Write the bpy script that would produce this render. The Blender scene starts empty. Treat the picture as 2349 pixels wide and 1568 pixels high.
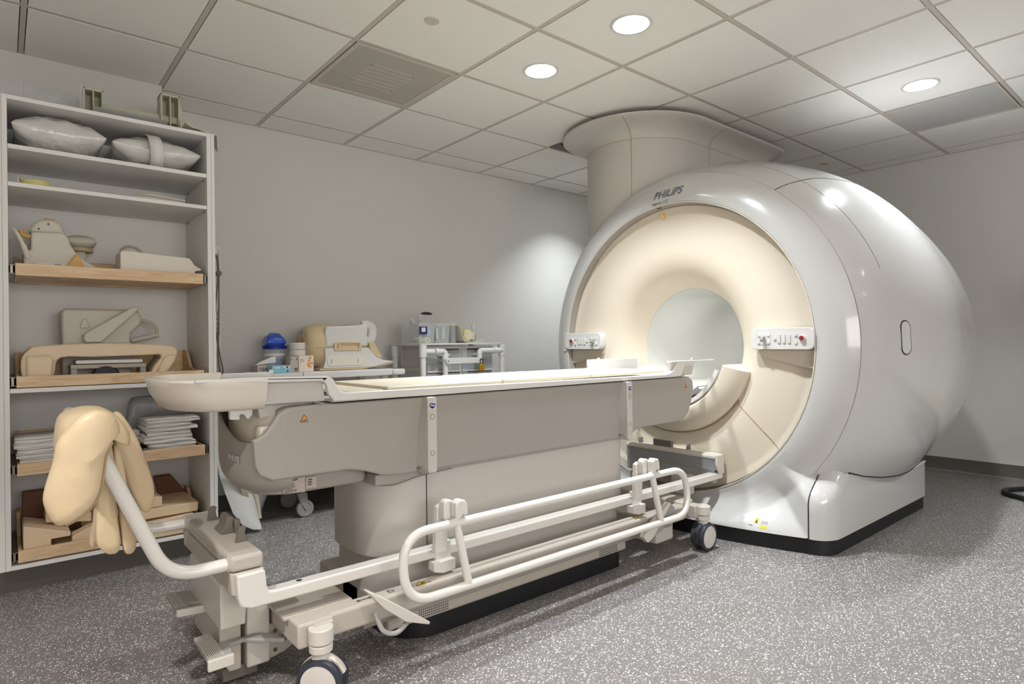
import bpy, bmesh, math, random
from math import sin, cos, pi, radians, sqrt, atan2, hypot
from mathutils import Vector, Matrix, noise
random.seed(7)
S = bpy.context.scene
C = S.collection

# ------------------------------------------------------------------ camera
YAW, PITCH, ROLL, FPX = radians(39.94), radians(0.069), radians(-0.654), 1401.0
fw = Vector((sin(YAW)*cos(PITCH), cos(YAW)*cos(PITCH), sin(PITCH)))
rt0 = Vector((cos(YAW), -sin(YAW), 0)); up0 = rt0.cross(fw)
rt = cos(ROLL)*rt0 + sin(ROLL)*up0; up = -sin(ROLL)*rt0 + cos(ROLL)*up0
cam = bpy.data.objects.new('camera', bpy.data.cameras.new('camera')); C.objects.link(cam)
cam.matrix_world = Matrix(((rt.x, up.x, -fw.x, 0), (rt.y, up.y, -fw.y, 0), (rt.z, up.z, -fw.z, 1.05), (0, 0, 0, 1)))
cam.data.sensor_width = 36.0; cam.data.lens = FPX/2349*36.0; cam.data.clip_start = 0.02
S.camera = cam
# ------------------------------------------------------------------ world, exposure
W = bpy.data.worlds.new('world'); S.world = W; W.use_nodes = True
W.node_tree.nodes['Background'].inputs[0].default_value = (0.8, 0.85, 0.9, 1)
W.node_tree.nodes['Background'].inputs[1].default_value = 0.3
S.view_settings.view_transform = 'Standard'; S.view_settings.look = 'None'
S.view_settings.exposure = 0.0; S.view_settings.gamma = 1.0; S.view_settings.use_curve_mapping = False
LAMP_W = 66.0            # each ceiling downlight
# tile centres that carry a downlight: (x, y, warm 0..1, power)
LIGHTS = [(2.222, 2.389, .0, .88), (2.222, 1.779, .0, .88), (4.052, 1.169, .0, .70), (4.052, 3.609, .0, .55),
          (0.392, -0.051, .25, .7), (2.222, -0.661, .0, .25), (4.052, -0.661, .0, .8), (-0.828, 1.169, .25, 1.3),  # this row and the next: unseen downlights added as fill
          (2.222, -1.881, .0, .6), (0.392, -1.881, .2, .6), (4.052, -1.881, .0, .6)]
# added fill lamp in an invented window, unseen in the wall behind the camera
FILL = bpy.data.lights.new('added_fill_light', 'AREA'); FILL.shape = 'RECTANGLE'; FILL.size = 3.0; FILL.size_y = 1.15; FILL.energy = 64; FILL.color = (1, .985, .96)
fill_o = bpy.data.objects.new('added_fill_light', FILL); C.objects.link(fill_o); fill_o.location = (.7, -2.86, 1.5); fill_o.rotation_euler = (radians(90), 0, 0)
CEIL = 2.506

# ------------------------------------------------------------------ materials
def lin(c):
    c = c/255.0
    return c/12.92 if c <= .04045 else ((c+.055)/1.055)**2.4
def rgb(r, g, b): return (lin(r), lin(g), lin(b), 1)
MATS = {}
def mat(name, col, rough=.5, coat=0., metal=0., alpha=1., emit=0., trans=0., bump=0., bscale=200., mottle=0., mscale=6., ecol=None, spec=.5, ior=1.45, bdist=.002):
    m = bpy.data.materials.new(name); m.use_nodes = True
    nt = m.node_tree; b = nt.nodes['Principled BSDF']
    c = rgb(*col); b.inputs['Base Color'].default_value = c
    b.inputs['Roughness'].default_value = rough; b.inputs['Metallic'].default_value = metal
    b.inputs['Coat Weight'].default_value = coat; b.inputs['Coat Roughness'].default_value = .08
    b.inputs['Specular IOR Level'].default_value = spec; b.inputs['IOR'].default_value = ior
    b.inputs['Alpha'].default_value = alpha; b.inputs['Transmission Weight'].default_value = trans
    if emit: b.inputs['Emission Color'].default_value = rgb(*(ecol or col)); b.inputs['Emission Strength'].default_value = emit
    tc = nt.nodes.new('ShaderNodeTexCoord')
    if bump:
        n = nt.nodes.new('ShaderNodeTexNoise'); n.inputs['Scale'].default_value = bscale; n.inputs['Detail'].default_value = 3
        bp = nt.nodes.new('ShaderNodeBump'); bp.inputs['Strength'].default_value = bump; bp.inputs['Distance'].default_value = bdist
        nt.links.new(tc.outputs['Object'], n.inputs['Vector']); nt.links.new(n.outputs['Fac'], bp.inputs['Height']); nt.links.new(bp.outputs['Normal'], b.inputs['Normal'])
    if mottle:
        n = nt.nodes.new('ShaderNodeTexNoise'); n.inputs['Scale'].default_value = mscale; n.inputs['Detail'].default_value = 4
        mx = nt.nodes.new('ShaderNodeMix'); mx.data_type = 'RGBA'
        k = 1-mottle; mx.inputs[6].default_value = (c[0]*k, c[1]*k, c[2]*k, 1); mx.inputs[7].default_value = c
        nt.links.new(tc.outputs['Object'], n.inputs['Vector']); nt.links.new(n.outputs['Fac'], mx.inputs[0]); nt.links.new(mx.outputs[2], b.inputs['Base Color'])
    MATS[name] = m
    return m
WALL = mat('wall_paint', (214, 211, 206), .75, bump=.15, bscale=350)
TILE = mat('ceiling_tile', (240, 237, 230), .9, bump=.5, bscale=420, mottle=.05, mscale=300)
GRID = mat('ceiling_grid', (196, 188, 178), .5)
DARK = mat('plenum', (30, 26, 22), .9)
BASEB = mat('vinyl_baseboard', (98, 93, 87), .55)
TOEL = mat('baseboard_toe', (150, 146, 140), .5)
SHELL = mat('gantry_shell', (202, 200, 197), .22, coat=.7)
CREAM = mat('gantry_cream', (218, 206, 187), .5)
BORE = mat('bore_liner', (208, 208, 203), .3, coat=.3)
COLM = mat('column_cover', (196, 190, 182), .4)
TABLE = mat('table_grey', (160, 153, 145), .42, coat=.1)
TABLE2 = mat('table_light_grey', (198, 192, 184), .4, coat=.1)
WHITE = mat('white_plastic', (214, 211, 206), .38, coat=.15)
WARMW = mat('warm_white_plastic', (222, 214, 200), .4, coat=.1)
PAD = mat('cream_vinyl_pad', (214, 203, 180), .5)
VINYL = mat('tan_vinyl', (214, 191, 155), .45, mottle=.06, mscale=5, bump=.35, bscale=9, bdist=.02)
ENAMEL = mat('white_enamel', (226, 221, 214), .28, coat=.4)
TROL = mat('trolley_beige_grey', (190, 181, 170), .45)
TROLL = mat('trolley_light', (212, 205, 196), .4)
BLACK = mat('black_rubber', (22, 22, 24), .5)
DKGREY = mat('dark_grey_plastic', (112, 105, 96), .5)
GREYP = mat('grey_plastic', (160, 157, 153), .45)
NAVY = mat('dark_tyre', (52, 56, 66), .45)
MELA = mat('white_melamine', (234, 231, 227), .5)
CHROME = mat('steel', (120, 116, 110), .35, metal=.9)
COIL = mat('coil_grey', (206, 200, 186), .45)
COILT = mat('coil_tan', (208, 188, 150), .5)
COILC = mat('torso_coil_cream', (222, 200, 168), .5)
YEL = mat('amber_plastic', (212, 164, 88), .45)
OLIVE = mat('pale_green_plastic', (196, 195, 172), .5)
WRAP = mat('pillow_plastic_wrap', (214, 212, 208), .25, coat=.5, bump=1.0, bscale=9, bdist=.035)
PAPER = mat('paper', (226, 222, 218), .8)
TOWEL = mat('towel_white', (236, 233, 228), .95, bump=.8, bscale=300)
CLEAR = mat('clear_plastic', (226, 230, 230), .12, alpha=.28)
CLEARD = mat('smoky_clear_plastic', (176, 176, 178), .15, alpha=.5)
BAG = mat('clear_grey_bag', (186, 186, 186), .2, alpha=.6, bump=.8, bscale=12)
PVC = mat('pvc_pipe', (222, 221, 220), .35)
BLUE = mat('blue_film', (26, 78, 190), .2, coat=.6, bump=.9, bscale=60)
DBLUE = mat('dark_blue_lid', (18, 36, 140), .35)
LBLUE = mat('light_blue_card', (136, 196, 218), .6)
CARD = mat('carton_cream', (232, 216, 202), .65)
ORANGE = mat('orange_print', (230, 158, 62), .6)
GREYC = mat('carton_grey', (186, 176, 164), .65)
GREEN = mat('green_gel', (120, 176, 130), .3, alpha=.8)
LIDW = mat('jar_white', (222, 218, 212), .45)
BRASS = mat('brass_lock', (196, 150, 36), .35, metal=.6)
YELLOW = mat('yellow_sticker', (236, 196, 24), .5)
PALEY = mat('pale_yellow', (236, 224, 150), .6)
PURPLE = mat('purple_print', (120, 96, 140), .5)
INK = mat('dark_ink', (60, 60, 66), .6)
SILVER = mat('silver_lettering', (120, 122, 128), .35, metal=.5)
NAVYS = mat('navy_sticker', (34, 44, 104), .5)
RED = mat('red_button', (150, 32, 34), .4)
FOAM = mat('foam_cream', (232, 206, 172), .85, mottle=.05)
TEAL = mat('teal_tray', (70, 130, 160), .4)
GAP = mat('dark_gap', (44, 42, 42), .8)
SEAMM = mat('panel_seam', (120, 114, 106), .7)
GASKET = mat('cream_seam', (170, 146, 112), .7)
LAMPM = mat('lamp_glow', (255, 252, 244), .5, emit=14.0)
REFL = mat('reflector', (236, 236, 236), .18, metal=.8)
BROWN = mat('brown_foam', (120, 84, 66), .9, bump=.8, bscale=80)
PVCW = mat('drawer_frame_white', (206, 202, 198), .5)

def wood_mat():
    m = bpy.data.materials.new('maple_wood'); m.use_nodes = True; nt = m.node_tree; b = nt.nodes['Principled BSDF']
    tc = nt.nodes.new('ShaderNodeTexCoord'); mp = nt.nodes.new('ShaderNodeMapping'); mp.inputs['Scale'].default_value = (4, 6, 34)
    n = nt.nodes.new('ShaderNodeTexNoise'); n.inputs['Scale'].default_value = 1.3; n.inputs['Detail'].default_value = 5; n.inputs['Distortion'].default_value = 1.6
    r = nt.nodes.new('ShaderNodeValToRGB'); r.color_ramp.elements[0].position = .3; r.color_ramp.elements[0].color = rgb(206, 168, 126)
    r.color_ramp.elements[1].position = .62; r.color_ramp.elements[1].color = rgb(228, 200, 162)
    nt.links.new(tc.outputs['Object'], mp.inputs[0]); nt.links.new(mp.outputs[0], n.inputs['Vector']); nt.links.new(n.outputs['Fac'], r.inputs[0])
    nt.links.new(r.outputs[0], b.inputs['Base Color']); b.inputs['Roughness'].default_value = .5
    return m
WOOD = wood_mat()
def floor_mat():
    m = bpy.data.materials.new('speckled_vinyl'); m.use_nodes = True; nt = m.node_tree; b = nt.nodes['Principled BSDF']
    tc = nt.nodes.new('ShaderNodeTexCoord')
    def flecks(scale, thr, w, warp):
        nz = nt.nodes.new('ShaderNodeTexNoise'); nz.inputs['Scale'].default_value = scale*.9; nz.inputs['Detail'].default_value = 2
        ad = nt.nodes.new('ShaderNodeMix'); ad.data_type = 'VECTOR'; ad.inputs[0].default_value = warp
        v = nt.nodes.new('ShaderNodeTexVoronoi'); v.inputs['Scale'].default_value = scale; v.inputs['Randomness'].default_value = 1
        nt.links.new(tc.outputs['Object'], nz.inputs['Vector']); nt.links.new(tc.outputs['Object'], ad.inputs[4]); nt.links.new(nz.outputs['Color'], ad.inputs[5])
        nt.links.new(ad.outputs[1], v.inputs['Vector'])
        # per-cell random size: colour channel times threshold
        sp = nt.nodes.new('ShaderNodeSeparateColor'); nt.links.new(v.outputs['Color'], sp.inputs[0])
        mul = nt.nodes.new('ShaderNodeMath'); mul.operation = 'MULTIPLY'; mul.inputs[1].default_value = thr; nt.links.new(sp.outputs[0], mul.inputs[0])
        sub = nt.nodes.new('ShaderNodeMath'); sub.operation = 'SUBTRACT'; nt.links.new(mul.outputs[0], sub.inputs[0]); nt.links.new(v.outputs['Distance'], sub.inputs[1])
        st = nt.nodes.new('ShaderNodeMath'); st.operation = 'MULTIPLY'; st.inputs[1].default_value = w; st.use_clamp = True; nt.links.new(sub.outputs[0], st.inputs[0])
        return st.outputs[0]
    def mix(f, a, bcol):
        mx = nt.nodes.new('ShaderNodeMix'); mx.data_type = 'RGBA'; nt.links.new(f, mx.inputs[0])
        if isinstance(a, tuple): mx.inputs[6].default_value = a
        else: nt.links.new(a, mx.inputs[6])
        mx.inputs[7].default_value = bcol
        return mx.outputs[2]
    n0 = nt.nodes.new('ShaderNodeTexNoise'); n0.inputs['Scale'].default_value = 90; n0.inputs['Detail'].default_value = 3
    nt.links.new(tc.outputs['Object'], n0.inputs['Vector'])
    c0 = mix(n0.outputs['Fac'], rgb(104, 99, 97), rgb(126, 121, 118))
    c1 = mix(flecks(150, .50, 12, .006), c0, rgb(226, 223, 219))
    c2 = mix(flecks(270, .42, 9, .003), c1, rgb(196, 192, 188))
    c3 = mix(flecks(110, .20, 12, .006), c2, rgb(56, 52, 52))
    nt.links.new(c3, b.inputs['Base Color']); b.inputs['Roughness'].default_value = .42
    return m
FLOOR = floor_mat()
def perf_mat(name, a, bcol, scale):
    """fine perforated metal sheet"""
    m = bpy.data.materials.new(name); m.use_nodes = True; nt = m.node_tree; b = nt.nodes['Principled BSDF']
    tc = nt.nodes.new('ShaderNodeTexCoord'); w = nt.nodes.new('ShaderNodeTexWave'); w.inputs['Scale'].default_value = scale; w.bands_direction = 'X'
    w2 = nt.nodes.new('ShaderNodeTexWave'); w2.inputs['Scale'].default_value = scale; w2.bands_direction = 'Y'
    mu = nt.nodes.new('ShaderNodeMath'); mu.operation = 'MULTIPLY'
    mx = nt.nodes.new('ShaderNodeMix'); mx.data_type = 'RGBA'; mx.inputs[6].default_value = rgb(*a); mx.inputs[7].default_value = rgb(*bcol)
    nt.links.new(tc.outputs['Object'], w.inputs['Vector']); nt.links.new(tc.outputs['Object'], w2.inputs['Vector'])
    nt.links.new(w.outputs['Fac'], mu.inputs[0]); nt.links.new(w2.outputs['Fac'], mu.inputs[1]); nt.links.new(mu.outputs[0], mx.inputs[0])
    nt.links.new(mx.outputs[2], b.inputs['Base Color']); b.inputs['Roughness'].default_value = .6
    return m
PERF = perf_mat('perforated_sheet', (196, 190, 180), (96, 90, 82), 26)
PERFL = perf_mat('perforated_sheet_light', (196, 194, 190), (130, 128, 124), 26)

# ------------------------------------------------------------------ building helpers
def root_of(o):
    while o.parent: o = o.parent
    return o
def tag(o, label, cat=None, group=None):
    o['label'] = label
    if cat: o['category'] = cat
    if group: o['group'] = group
    return o
def thing(name, label, cat, loc=(0, 0, 0), group=None):
    o = bpy.data.objects.new(name, None); C.objects.link(o); o.location = loc; o.empty_display_size = .05
    return tag(o, label, cat, group)
def obj(name, bm, m, parent=None, bevel=0., seg=3, smooth=True, angle=35, label=None, sub=0, origin=None):
    """link the world-space bmesh as one object (local to its thing's base)"""
    bmesh.ops.recalc_face_normals(bm, faces=bm.faces)
    if parent is not None: base = Vector(root_of(parent).location)
    else:
        if origin is None:
            xs = [v.co.x for v in bm.verts]; ys = [v.co.y for v in bm.verts]; zs = [v.co.z for v in bm.verts]
            base = Vector(((min(xs)+max(xs))/2, (min(ys)+max(ys))/2, min(zs)))
        else: base = Vector(origin)
    for v in bm.verts: v.co -= base
    me = bpy.data.meshes.new(name); bm.to_mesh(me); bm.free()
    mats = m if isinstance(m, (list, tuple)) else [m]
    for k in mats: me.materials.append(k)
    if smooth:
        me.polygons.foreach_set('use_smooth', [True]*len(me.polygons)); me.set_sharp_from_angle(angle=radians(angle))
    o = bpy.data.objects.new(name, me); C.objects.link(o)
    if parent is not None: o.parent = parent; o.location = (0, 0, 0)
    else: o.location = base
    if bevel:
        md = o.modifiers.new('bevel', 'BEVEL'); md.width = bevel; md.segments = seg; md.limit_method = 'ANGLE'; md.angle_limit = radians(30); md.harden_normals = False
    if sub:
        md = o.modifiers.new('sub', 'SUBSURF'); md.levels = sub; md.render_levels = sub
    if label: o['label'] = label
    return o
def struct(name, bm, m, **k):
    o = obj(name, bm, m, **k); o['kind'] = 'structure'; return o
def NB(): return bmesh.new()
def box(bm, x0, x1, y0, y1, z0, z1):
    v = [bm.verts.new(p) for p in ((x0,y0,z0),(x1,y0,z0),(x1,y1,z0),(x0,y1,z0),(x0,y0,z1),(x1,y0,z1),(x1,y1,z1),(x0,y1,z1))]
    for f in ((0,3,2,1),(4,5,6,7),(0,1,5,4),(1,2,6,5),(2,3,7,6),(3,0,4,7)): bm.faces.new([v[i] for i in f])
    return bm
def B(*a): return box(NB(), *a)
def rotbox(bm, c, size, rz=0, rx=0, ry=0):
    M = Matrix.Translation(c) @ Matrix.Rotation(rz, 4, 'Z') @ Matrix.Rotation(ry, 4, 'Y') @ Matrix.Rotation(rx, 4, 'X')
    n = len(bm.verts); a, b_, d = [s/2 for s in size]
    box(bm, -a, a, -b_, b_, -d, d); bm.verts.ensure_lookup_table()
    for v in bm.verts[n:]: v.co = M @ v.co
    return bm
def prism(bm, pts, a0, a1, axis='y'):
    """polygon in the plane normal to axis, extruded a0..a1"""
    def P(p, a):
        return (p[0], a, p[1]) if axis == 'y' else ((a, p[0], p[1]) if axis == 'x' else (p[0], p[1], a))
    f0 = [bm.verts.new(P(p, a0)) for p in pts]; f1 = [bm.verts.new(P(p, a1)) for p in pts]
    n = len(pts)
    bm.faces.new(f0); bm.faces.new(f1[::-1])
    for i in range(n): bm.faces.new((f0[i], f1[i], f1[(i+1) % n], f0[(i+1) % n]))
    return bm
def loft(bm, secs, cap=True, closed=True):
    rows = [[bm.verts.new(p) for p in s] for s in secs]; n = len(rows[0])
    for a, b_ in zip(rows, rows[1:]):
        for i in range(n if closed else n-1):
            j = (i+1) % n; bm.faces.new((a[i], a[j], b_[j], b_[i]))
    if cap: bm.faces.new(rows[0][::-1]); bm.faces.new(rows[-1])
    return bm
def cr(pts, k=6, closed=True):
    """Catmull-Rom smoothing"""
    out = []; n = len(pts); P = [Vector(p) for p in pts]
    rng = range(n) if closed else range(n-1)
    for i in rng:
        p0 = P[(i-1) % n] if closed or i > 0 else P[0]; p1 = P[i]; p2 = P[(i+1) % n]; p3 = P[(i+2) % n] if closed or i+2 < n else P[-1]
        for j in range(k):
            t = j/k
            out.append(.5*((2*p1)+(p2-p0)*t+(2*p0-5*p1+4*p2-p3)*t*t+(3*p1-p0-3*p2+p3)*t**3))
    if not closed: out.append(P[-1])
    return [tuple(p) for p in out]
def fillet(pts, r, k=6, closed=False):
    """round the corners of a 3D polyline"""
    P = [Vector(p) for p in pts]; n = len(P); out = []
    for i in range(n):
        if not closed and i in (0, n-1): out.append(P[i]); continue
        a, b_, c = P[(i-1) % n], P[i], P[(i+1) % n]
        rr = r[i] if isinstance(r, (list, tuple)) else r
        d1 = (a-b_); d2 = (c-b_); l = min(rr, d1.length*.49, d2.length*.49)
        p = b_+d1.normalized()*l; q = b_+d2.normalized()*l
        for j in range(k+1):
            t = j/k; out.append((1-t)**2*p+2*t*(1-t)*b_+t*t*q)
    return out
def tube(bm, path, r, seg=12, closed=False, ell=1.):
    P = [Vector(p) for p in path]; n = len(P); rows = []
    up_ = None
    for i, p in enumerate(P):
        if closed: t = (P[(i+1) % n]-P[i-1]).normalized()
        else: t = (P[min(i+1, n-1)]-P[max(i-1, 0)]).normalized()
        if up_ is None:
            up_ = Vector((0, 0, 1)) if abs(t.z) < .9 else Vector((1, 0, 0))
        s = t.cross(up_).normalized(); up_ = s.cross(t).normalized()
        rr = r[i] if isinstance(r, (list, tuple)) else r
        rows.append([bm.verts.new(p+s*rr*cos(2*pi*j/seg)+up_*rr*ell*sin(2*pi*j/seg)) for j in range(seg)])
    m = n if closed else n-1
    for i in range(m):
        a, b_ = rows[i], rows[(i+1) % n]
        for j in range(seg): bm.faces.new((a[j], a[(j+1) % seg], b_[(j+1) % seg], b_[j]))
    if not closed: bm.faces.new(rows[0][::-1]); bm.faces.new(rows[-1])
    return bm
def lathe(bm, prof, c=(0, 0, 0), axis='z', n=32, a0=0., a1=2*pi):
    """profile [(r, h)] revolved about an axis through c"""
    full = abs(a1-a0-2*pi) < 1e-6; m = n if full else n+1; rows = []
    for (r, h) in prof:
        row = []
        for j in range(m):
            a = a0+(a1-a0)*j/n; x, y = r*cos(a), r*sin(a)
            p = (x, y, h) if axis == 'z' else ((h, x, y) if axis == 'x' else (x, h, y))
            row.append(bm.verts.new((p[0]+c[0], p[1]+c[1], p[2]+c[2])))
        rows.append(row)
    for a, b_ in zip(rows, rows[1:]):
        for j in range(m if full else m-1):
            k = (j+1) % m; bm.faces.new((a[j], a[k], b_[k], b_[j]))
    return bm
def cyl(bm, c, r, h, axis='z', n=24, r2=None):
    r2 = r if r2 is None else r2
    s = len(bm.verts); lathe(bm, [(r, 0), (r2, h)], c, axis, n); bm.verts.ensure_lookup_table()
    v = bm.verts[s:]; bm.faces.new(v[:n]); bm.faces.new(v[n:])
    return bm
def rrect(x0, x1, z0, z1, r, k=5):
    out = []
    for (cx, cz, a) in ((x1-r, z0+r, -pi/2), (x1-r, z1-r, 0), (x0+r, z1-r, pi/2), (x0+r, z0+r, pi)):
        for j in range(k+1): t = a+pi/2*j/k; out.append((cx+r*cos(t), cz+r*sin(t)))
    return out
def blob(c, w, d, h, p=2.4, n=18, wr=0., seed=0, ears=0., flat=.0):
    """pillow-like closed surface"""
    bm = NB(); top = []; bot = []
    for i in range(n+1):
        rt_, rb = [], []
        for j in range(n+1):
            u = -1+2*i/n; v = -1+2*j/n
            u = math.copysign(abs(u)**.75, u); v = math.copysign(abs(v)**.75, v)
            e = (max(0, 1-abs(u)**p)*max(0, 1-abs(v)**p))**.5
            x = c[0]+u*w/2*(1-ears*(1-abs(v)**2)*.0-ears*v*v*(1-abs(u))*0 - ears*(1-v*v)*abs(u)**4)
            y = c[1]+v*d/2*(1-ears*(1-u*u)*abs(v)**4)
            q = Vector((u*3+seed, v*3, seed*1.7)); nz = noise.noise(q*1.3)*wr+noise.noise(q*3.1)*wr*.5
            rt_.append(bm.verts.new((x, y, c[2]+h/2*e*(1-0)+nz*e)))
            edge = i in (0, n) or j in (0, n)
            rb.append(rt_[-1] if edge else bm.verts.new((x, y, c[2]-h/2*e*(1-flat)+nz*e*.5)))
        top.append(rt_); bot.append(rb)
    for i in range(n):
        for j in range(n):
            bm.faces.new((top[i][j], top[i+1][j], top[i+1][j+1], top[i][j+1]))
            f = (bot[i][j], bot[i][j+1], bot[i+1][j+1], bot[i+1][j])
            bm.faces.new(f)
    return bm
def text(name, s, size, origin, xa, ya, m, parent, ext=.0006, bold=0., shear=0., warp=None, align='CENTER', label=None):
    cu = bpy.data.curves.new(name, 'FONT'); cu.body = s; cu.size = size; cu.extrude = ext; cu.offset = bold; cu.shear = shear
    cu.align_x = align; cu.align_y = 'CENTER'; cu.resolution_u = 3
    t = bpy.data.objects.new(name, cu); C.objects.link(t)
    dg = bpy.context.evaluated_depsgraph_get(); me = bpy.data.meshes.new_from_object(t.evaluated_get(dg))
    bm = NB(); bm.from_mesh(me); bpy.data.objects.remove(t); bpy.data.meshes.remove(me)
    xa = Vector(xa).normalized(); ya = Vector(ya).normalized(); za = xa.cross(ya); o = Vector(origin)
    for v in bm.verts:
        v.co = o+xa*v.co.x+ya*v.co.y+za*v.co.z
        if warp: v.co = warp(v.co)
    return obj(name, bm, m, parent, smooth=False, label=label)
def marks(name, origin, xa, ya, w, h, rows, m, parent, seed=1, t=.0004):
    """rows of tiny print too small to read: short dashes"""
    rnd = random.Random(seed); bm = NB(); xa = Vector(xa).normalized(); ya = Vector(ya).normalized(); za = xa.cross(ya); o = Vector(origin)
    ph = h/rows
    for r in range(rows):
        x = 0.; end = w*rnd.uniform(.55, 1)
        while x < end:
            l = min(w*rnd.uniform(.04, .14), end-x)
            P = [o+xa*(x+a)+ya*(-ph*(r+.75)+b_) for a, b_ in ((0, 0), (l, 0), (l, ph*.5), (0, ph*.5))]
            loft(bm, [[tuple(p) for p in P], [tuple(p+za*t) for p in P]]); x += l+w*.03
    return obj(name, bm, m, parent, smooth=False)
def copy_tree(o, parent=None):
    c = o.copy(); C.objects.link(c); c.parent = parent
    for ch in list(o.children): copy_tree(ch, c)
    return c
UPZ = (0, 0, 1)

# ================================================================== ROOM
XR, YB, XL, YF = 5.76, 4.175, -1.9, -2.9
struct('floor', B(XL, XR, YF, YB, -.05, 0), FLOOR, smooth=False, origin=(0, 0, 0))
struct('wall_back', B(XL, XR+.1, YB, YB+.1, 0, 2.7), WALL, smooth=False)
struct('wall_right', B(XR, XR+.1, YF, YB, 0, 2.7), WALL, smooth=False)
struct('wall_left', B(XL-.1, XL, YF, YB, 0, 2.7), WALL, smooth=False)
struct('wall_front', B(XL, XR, YF-.1, YF, 0, 2.7), WALL, smooth=False)
struct('wall_recess', B(XL, .70, 3.85, YB-.001, 0, 2.6), WALL, smooth=False)
def coved(a0, a1, axis, wallpos, sgn):
    pr = [(0, 0), (0, .098), (.003, .1), (.006, .098), (.007, .03), (.011, .012), (.022, .002), (.022, 0)]
    bm = NB()
    if axis == 'x':   # runs along x, on wall y=wallpos facing -y
        return prism(bm, [(wallpos-p*sgn, z) for p, z in pr], a0, a1, 'x')
    return prism(bm, [(wallpos-p*sgn, z) for p, z in pr], a0, a1, 'y')
bbr = struct('baseboard_right', coved(YF, YB, 'y', XR, 1), BASEB)
obj('toe_bead', B(XR-.027, XR-.0205, YF, YB, 0, .006), TOEL, bbr)
bm = NB()
for a in ((-.85, 2.25, -2.9, -2.85, .87, .92), (-.85, 2.25, -2.9, -2.85, 2.08, 2.13), (-.85, -.80, -2.9, -2.85, .92, 2.08), (2.20, 2.25, -2.9, -2.85, .92, 2.08)): box(bm, *a)
w1 = struct('fill_window_1', bm, WHITE, bevel=.004)  # frame of the invented window, built round the added fill lamp
FILLPANE = mat('glowing_fill_pane', (250, 248, 242), .2, emit=.6)  # glowing pane that goes with the added fill lamp
obj('fill_pane', B(-.80, 2.20, -2.899, -2.89, .92, 2.08), FILLPANE, w1)
struct('baseboard_back', coved(.70, XR, 'x', YB, 1), BASEB)
# ceiling: grid of bars, tegular tiles with real gaps and holes for the downlights
GX0, GY0, T = .697, 3.914, .61
xs = [GX0+T*i for i in range(-5, 9)]; xs = [x for x in xs if XL < x < XR]; ys = [GY0-T*j for j in range(0, 12)]; ys = [y for y in ys if YF < y]
ex = [XL]+xs+[XR]; ey = [YF]+sorted(ys)+[YB]
bm = NB(); HOLE = .086
def near(a, b_): return abs(a-b_) < .2
for i in range(len(ex)-1):
    for j in range(len(ey)-1):
        x0, x1, y0, y1 = ex[i]+.014, ex[i+1]-.014, ey[j]+.014, ey[j+1]-.014
        if x1-x0 < .02 or y1-y0 < .02: continue
        cx, cy = (x0+x1)/2, (y0+y1)/2
        zt, zb = CEIL+.012, CEIL-.006
        if (near(cx, 1.612) and near(cy, 2.999)) or (near(cx, 4.662) and near(cy, 1.169)): continue
        if any(near(cx, l[0]) and near(cy, l[1]) for l in LIGHTS):
            n = 32; ring = []; out = []
            for k in range(n):
                a = 2*pi*k/n+pi/4; c_, s_ = cos(a), sin(a); m_ = max(abs(c_), abs(s_))
                ring.append((cx+HOLE*c_, cy+HOLE*s_)); out.append((cx+c_/m_*(x1-x0)/2, cy+s_/m_*(y1-y0)/2))
            R0 = [bm.verts.new((p[0], p[1], zb)) for p in ring]; O0 = [bm.verts.new((p[0], p[1], zb)) for p in out]
            R1 = [bm.verts.new((p[0], p[1], zt)) for p in ring]; O1 = [bm.verts.new((p[0], p[1], zt)) for p in out]
            for k in range(n):
                l = (k+1) % n
                bm.faces.new((R0[k], R0[l], O0[l], O0[k])); bm.faces.new((O0[k], O0[l], O1[l], O1[k])); bm.faces.new((R0[l], R0[k], R1[k], R1[l]))
        else: box(bm, x0, x1, y0, y1, zb, zt)
ceil = struct('ceiling', bm, TILE, smooth=False, origin=(0, 0, CEIL))
bm = NB(); gw = .0105
for x in xs: box(bm, x-gw, x+gw, YF, YB, CEIL-.004, CEIL+.006)
for y in ys: box(bm, XL, XR, y-gw, y+gw, CEIL-.0036, CEIL+.006)
box(bm, XL, XR, YB-.012, YB, CEIL-.008, CEIL+.004); box(bm, XR-.012, XR, YF, YB, CEIL-.008, CEIL+.004)
obj('ceiling_grid', bm, GRID, ceil, smooth=False)
bm = B(XL, XR, YF, YB, CEIL+.16, CEIL+.17)
obj('ceiling_plenum', bm, DARK, ceil, smooth=False)

# ------------------------------------------------------------------ downlights
PLACE = {0: 'above the bed end nearest the back wall', 1: 'nearest the top edge of the photo, above the bed', 2: 'beside the perforated return grille on the right'}
proto = None
def downlight(cx, cy, warm, pw, label):
    t = thing('ceiling_downlight', label, 'light', (cx, cy, CEIL), 'recessed round downlights in the ceiling')
    z = CEIL
    obj('trim_ring', lathe(NB(), [(.078, z-.004), (.082, z-.011), (.094, z-.011), (.097, z-.0062), (.078, z-.0062)], (cx, cy, 0)), WHITE, t)
    obj('reflector', lathe(NB(), [(.078, z-.006), (.076, z+.03), (.066, z+.07), (.05, z+.105)], (cx, cy, 0)), REFL, t)
    bm = NB(); cyl(bm, (cx, cy, z+.1), .05, .004); obj('lamp', bm, LAMPM, t)
    L = bpy.data.lights.new('downlight_beam', 'AREA'); L.shape = 'DISK'; L.size = .095; L.energy = LAMP_W*pw
    k = warm; L.color = (1, .985-.04*k, 1.0-.14*k) if k > 0 else (.88, .95, 1.0)
    lo = bpy.data.objects.new('downlight_beam', L); C.objects.link(lo); lo.parent = t; lo.location = (0, 0, .094)
    return t
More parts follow.
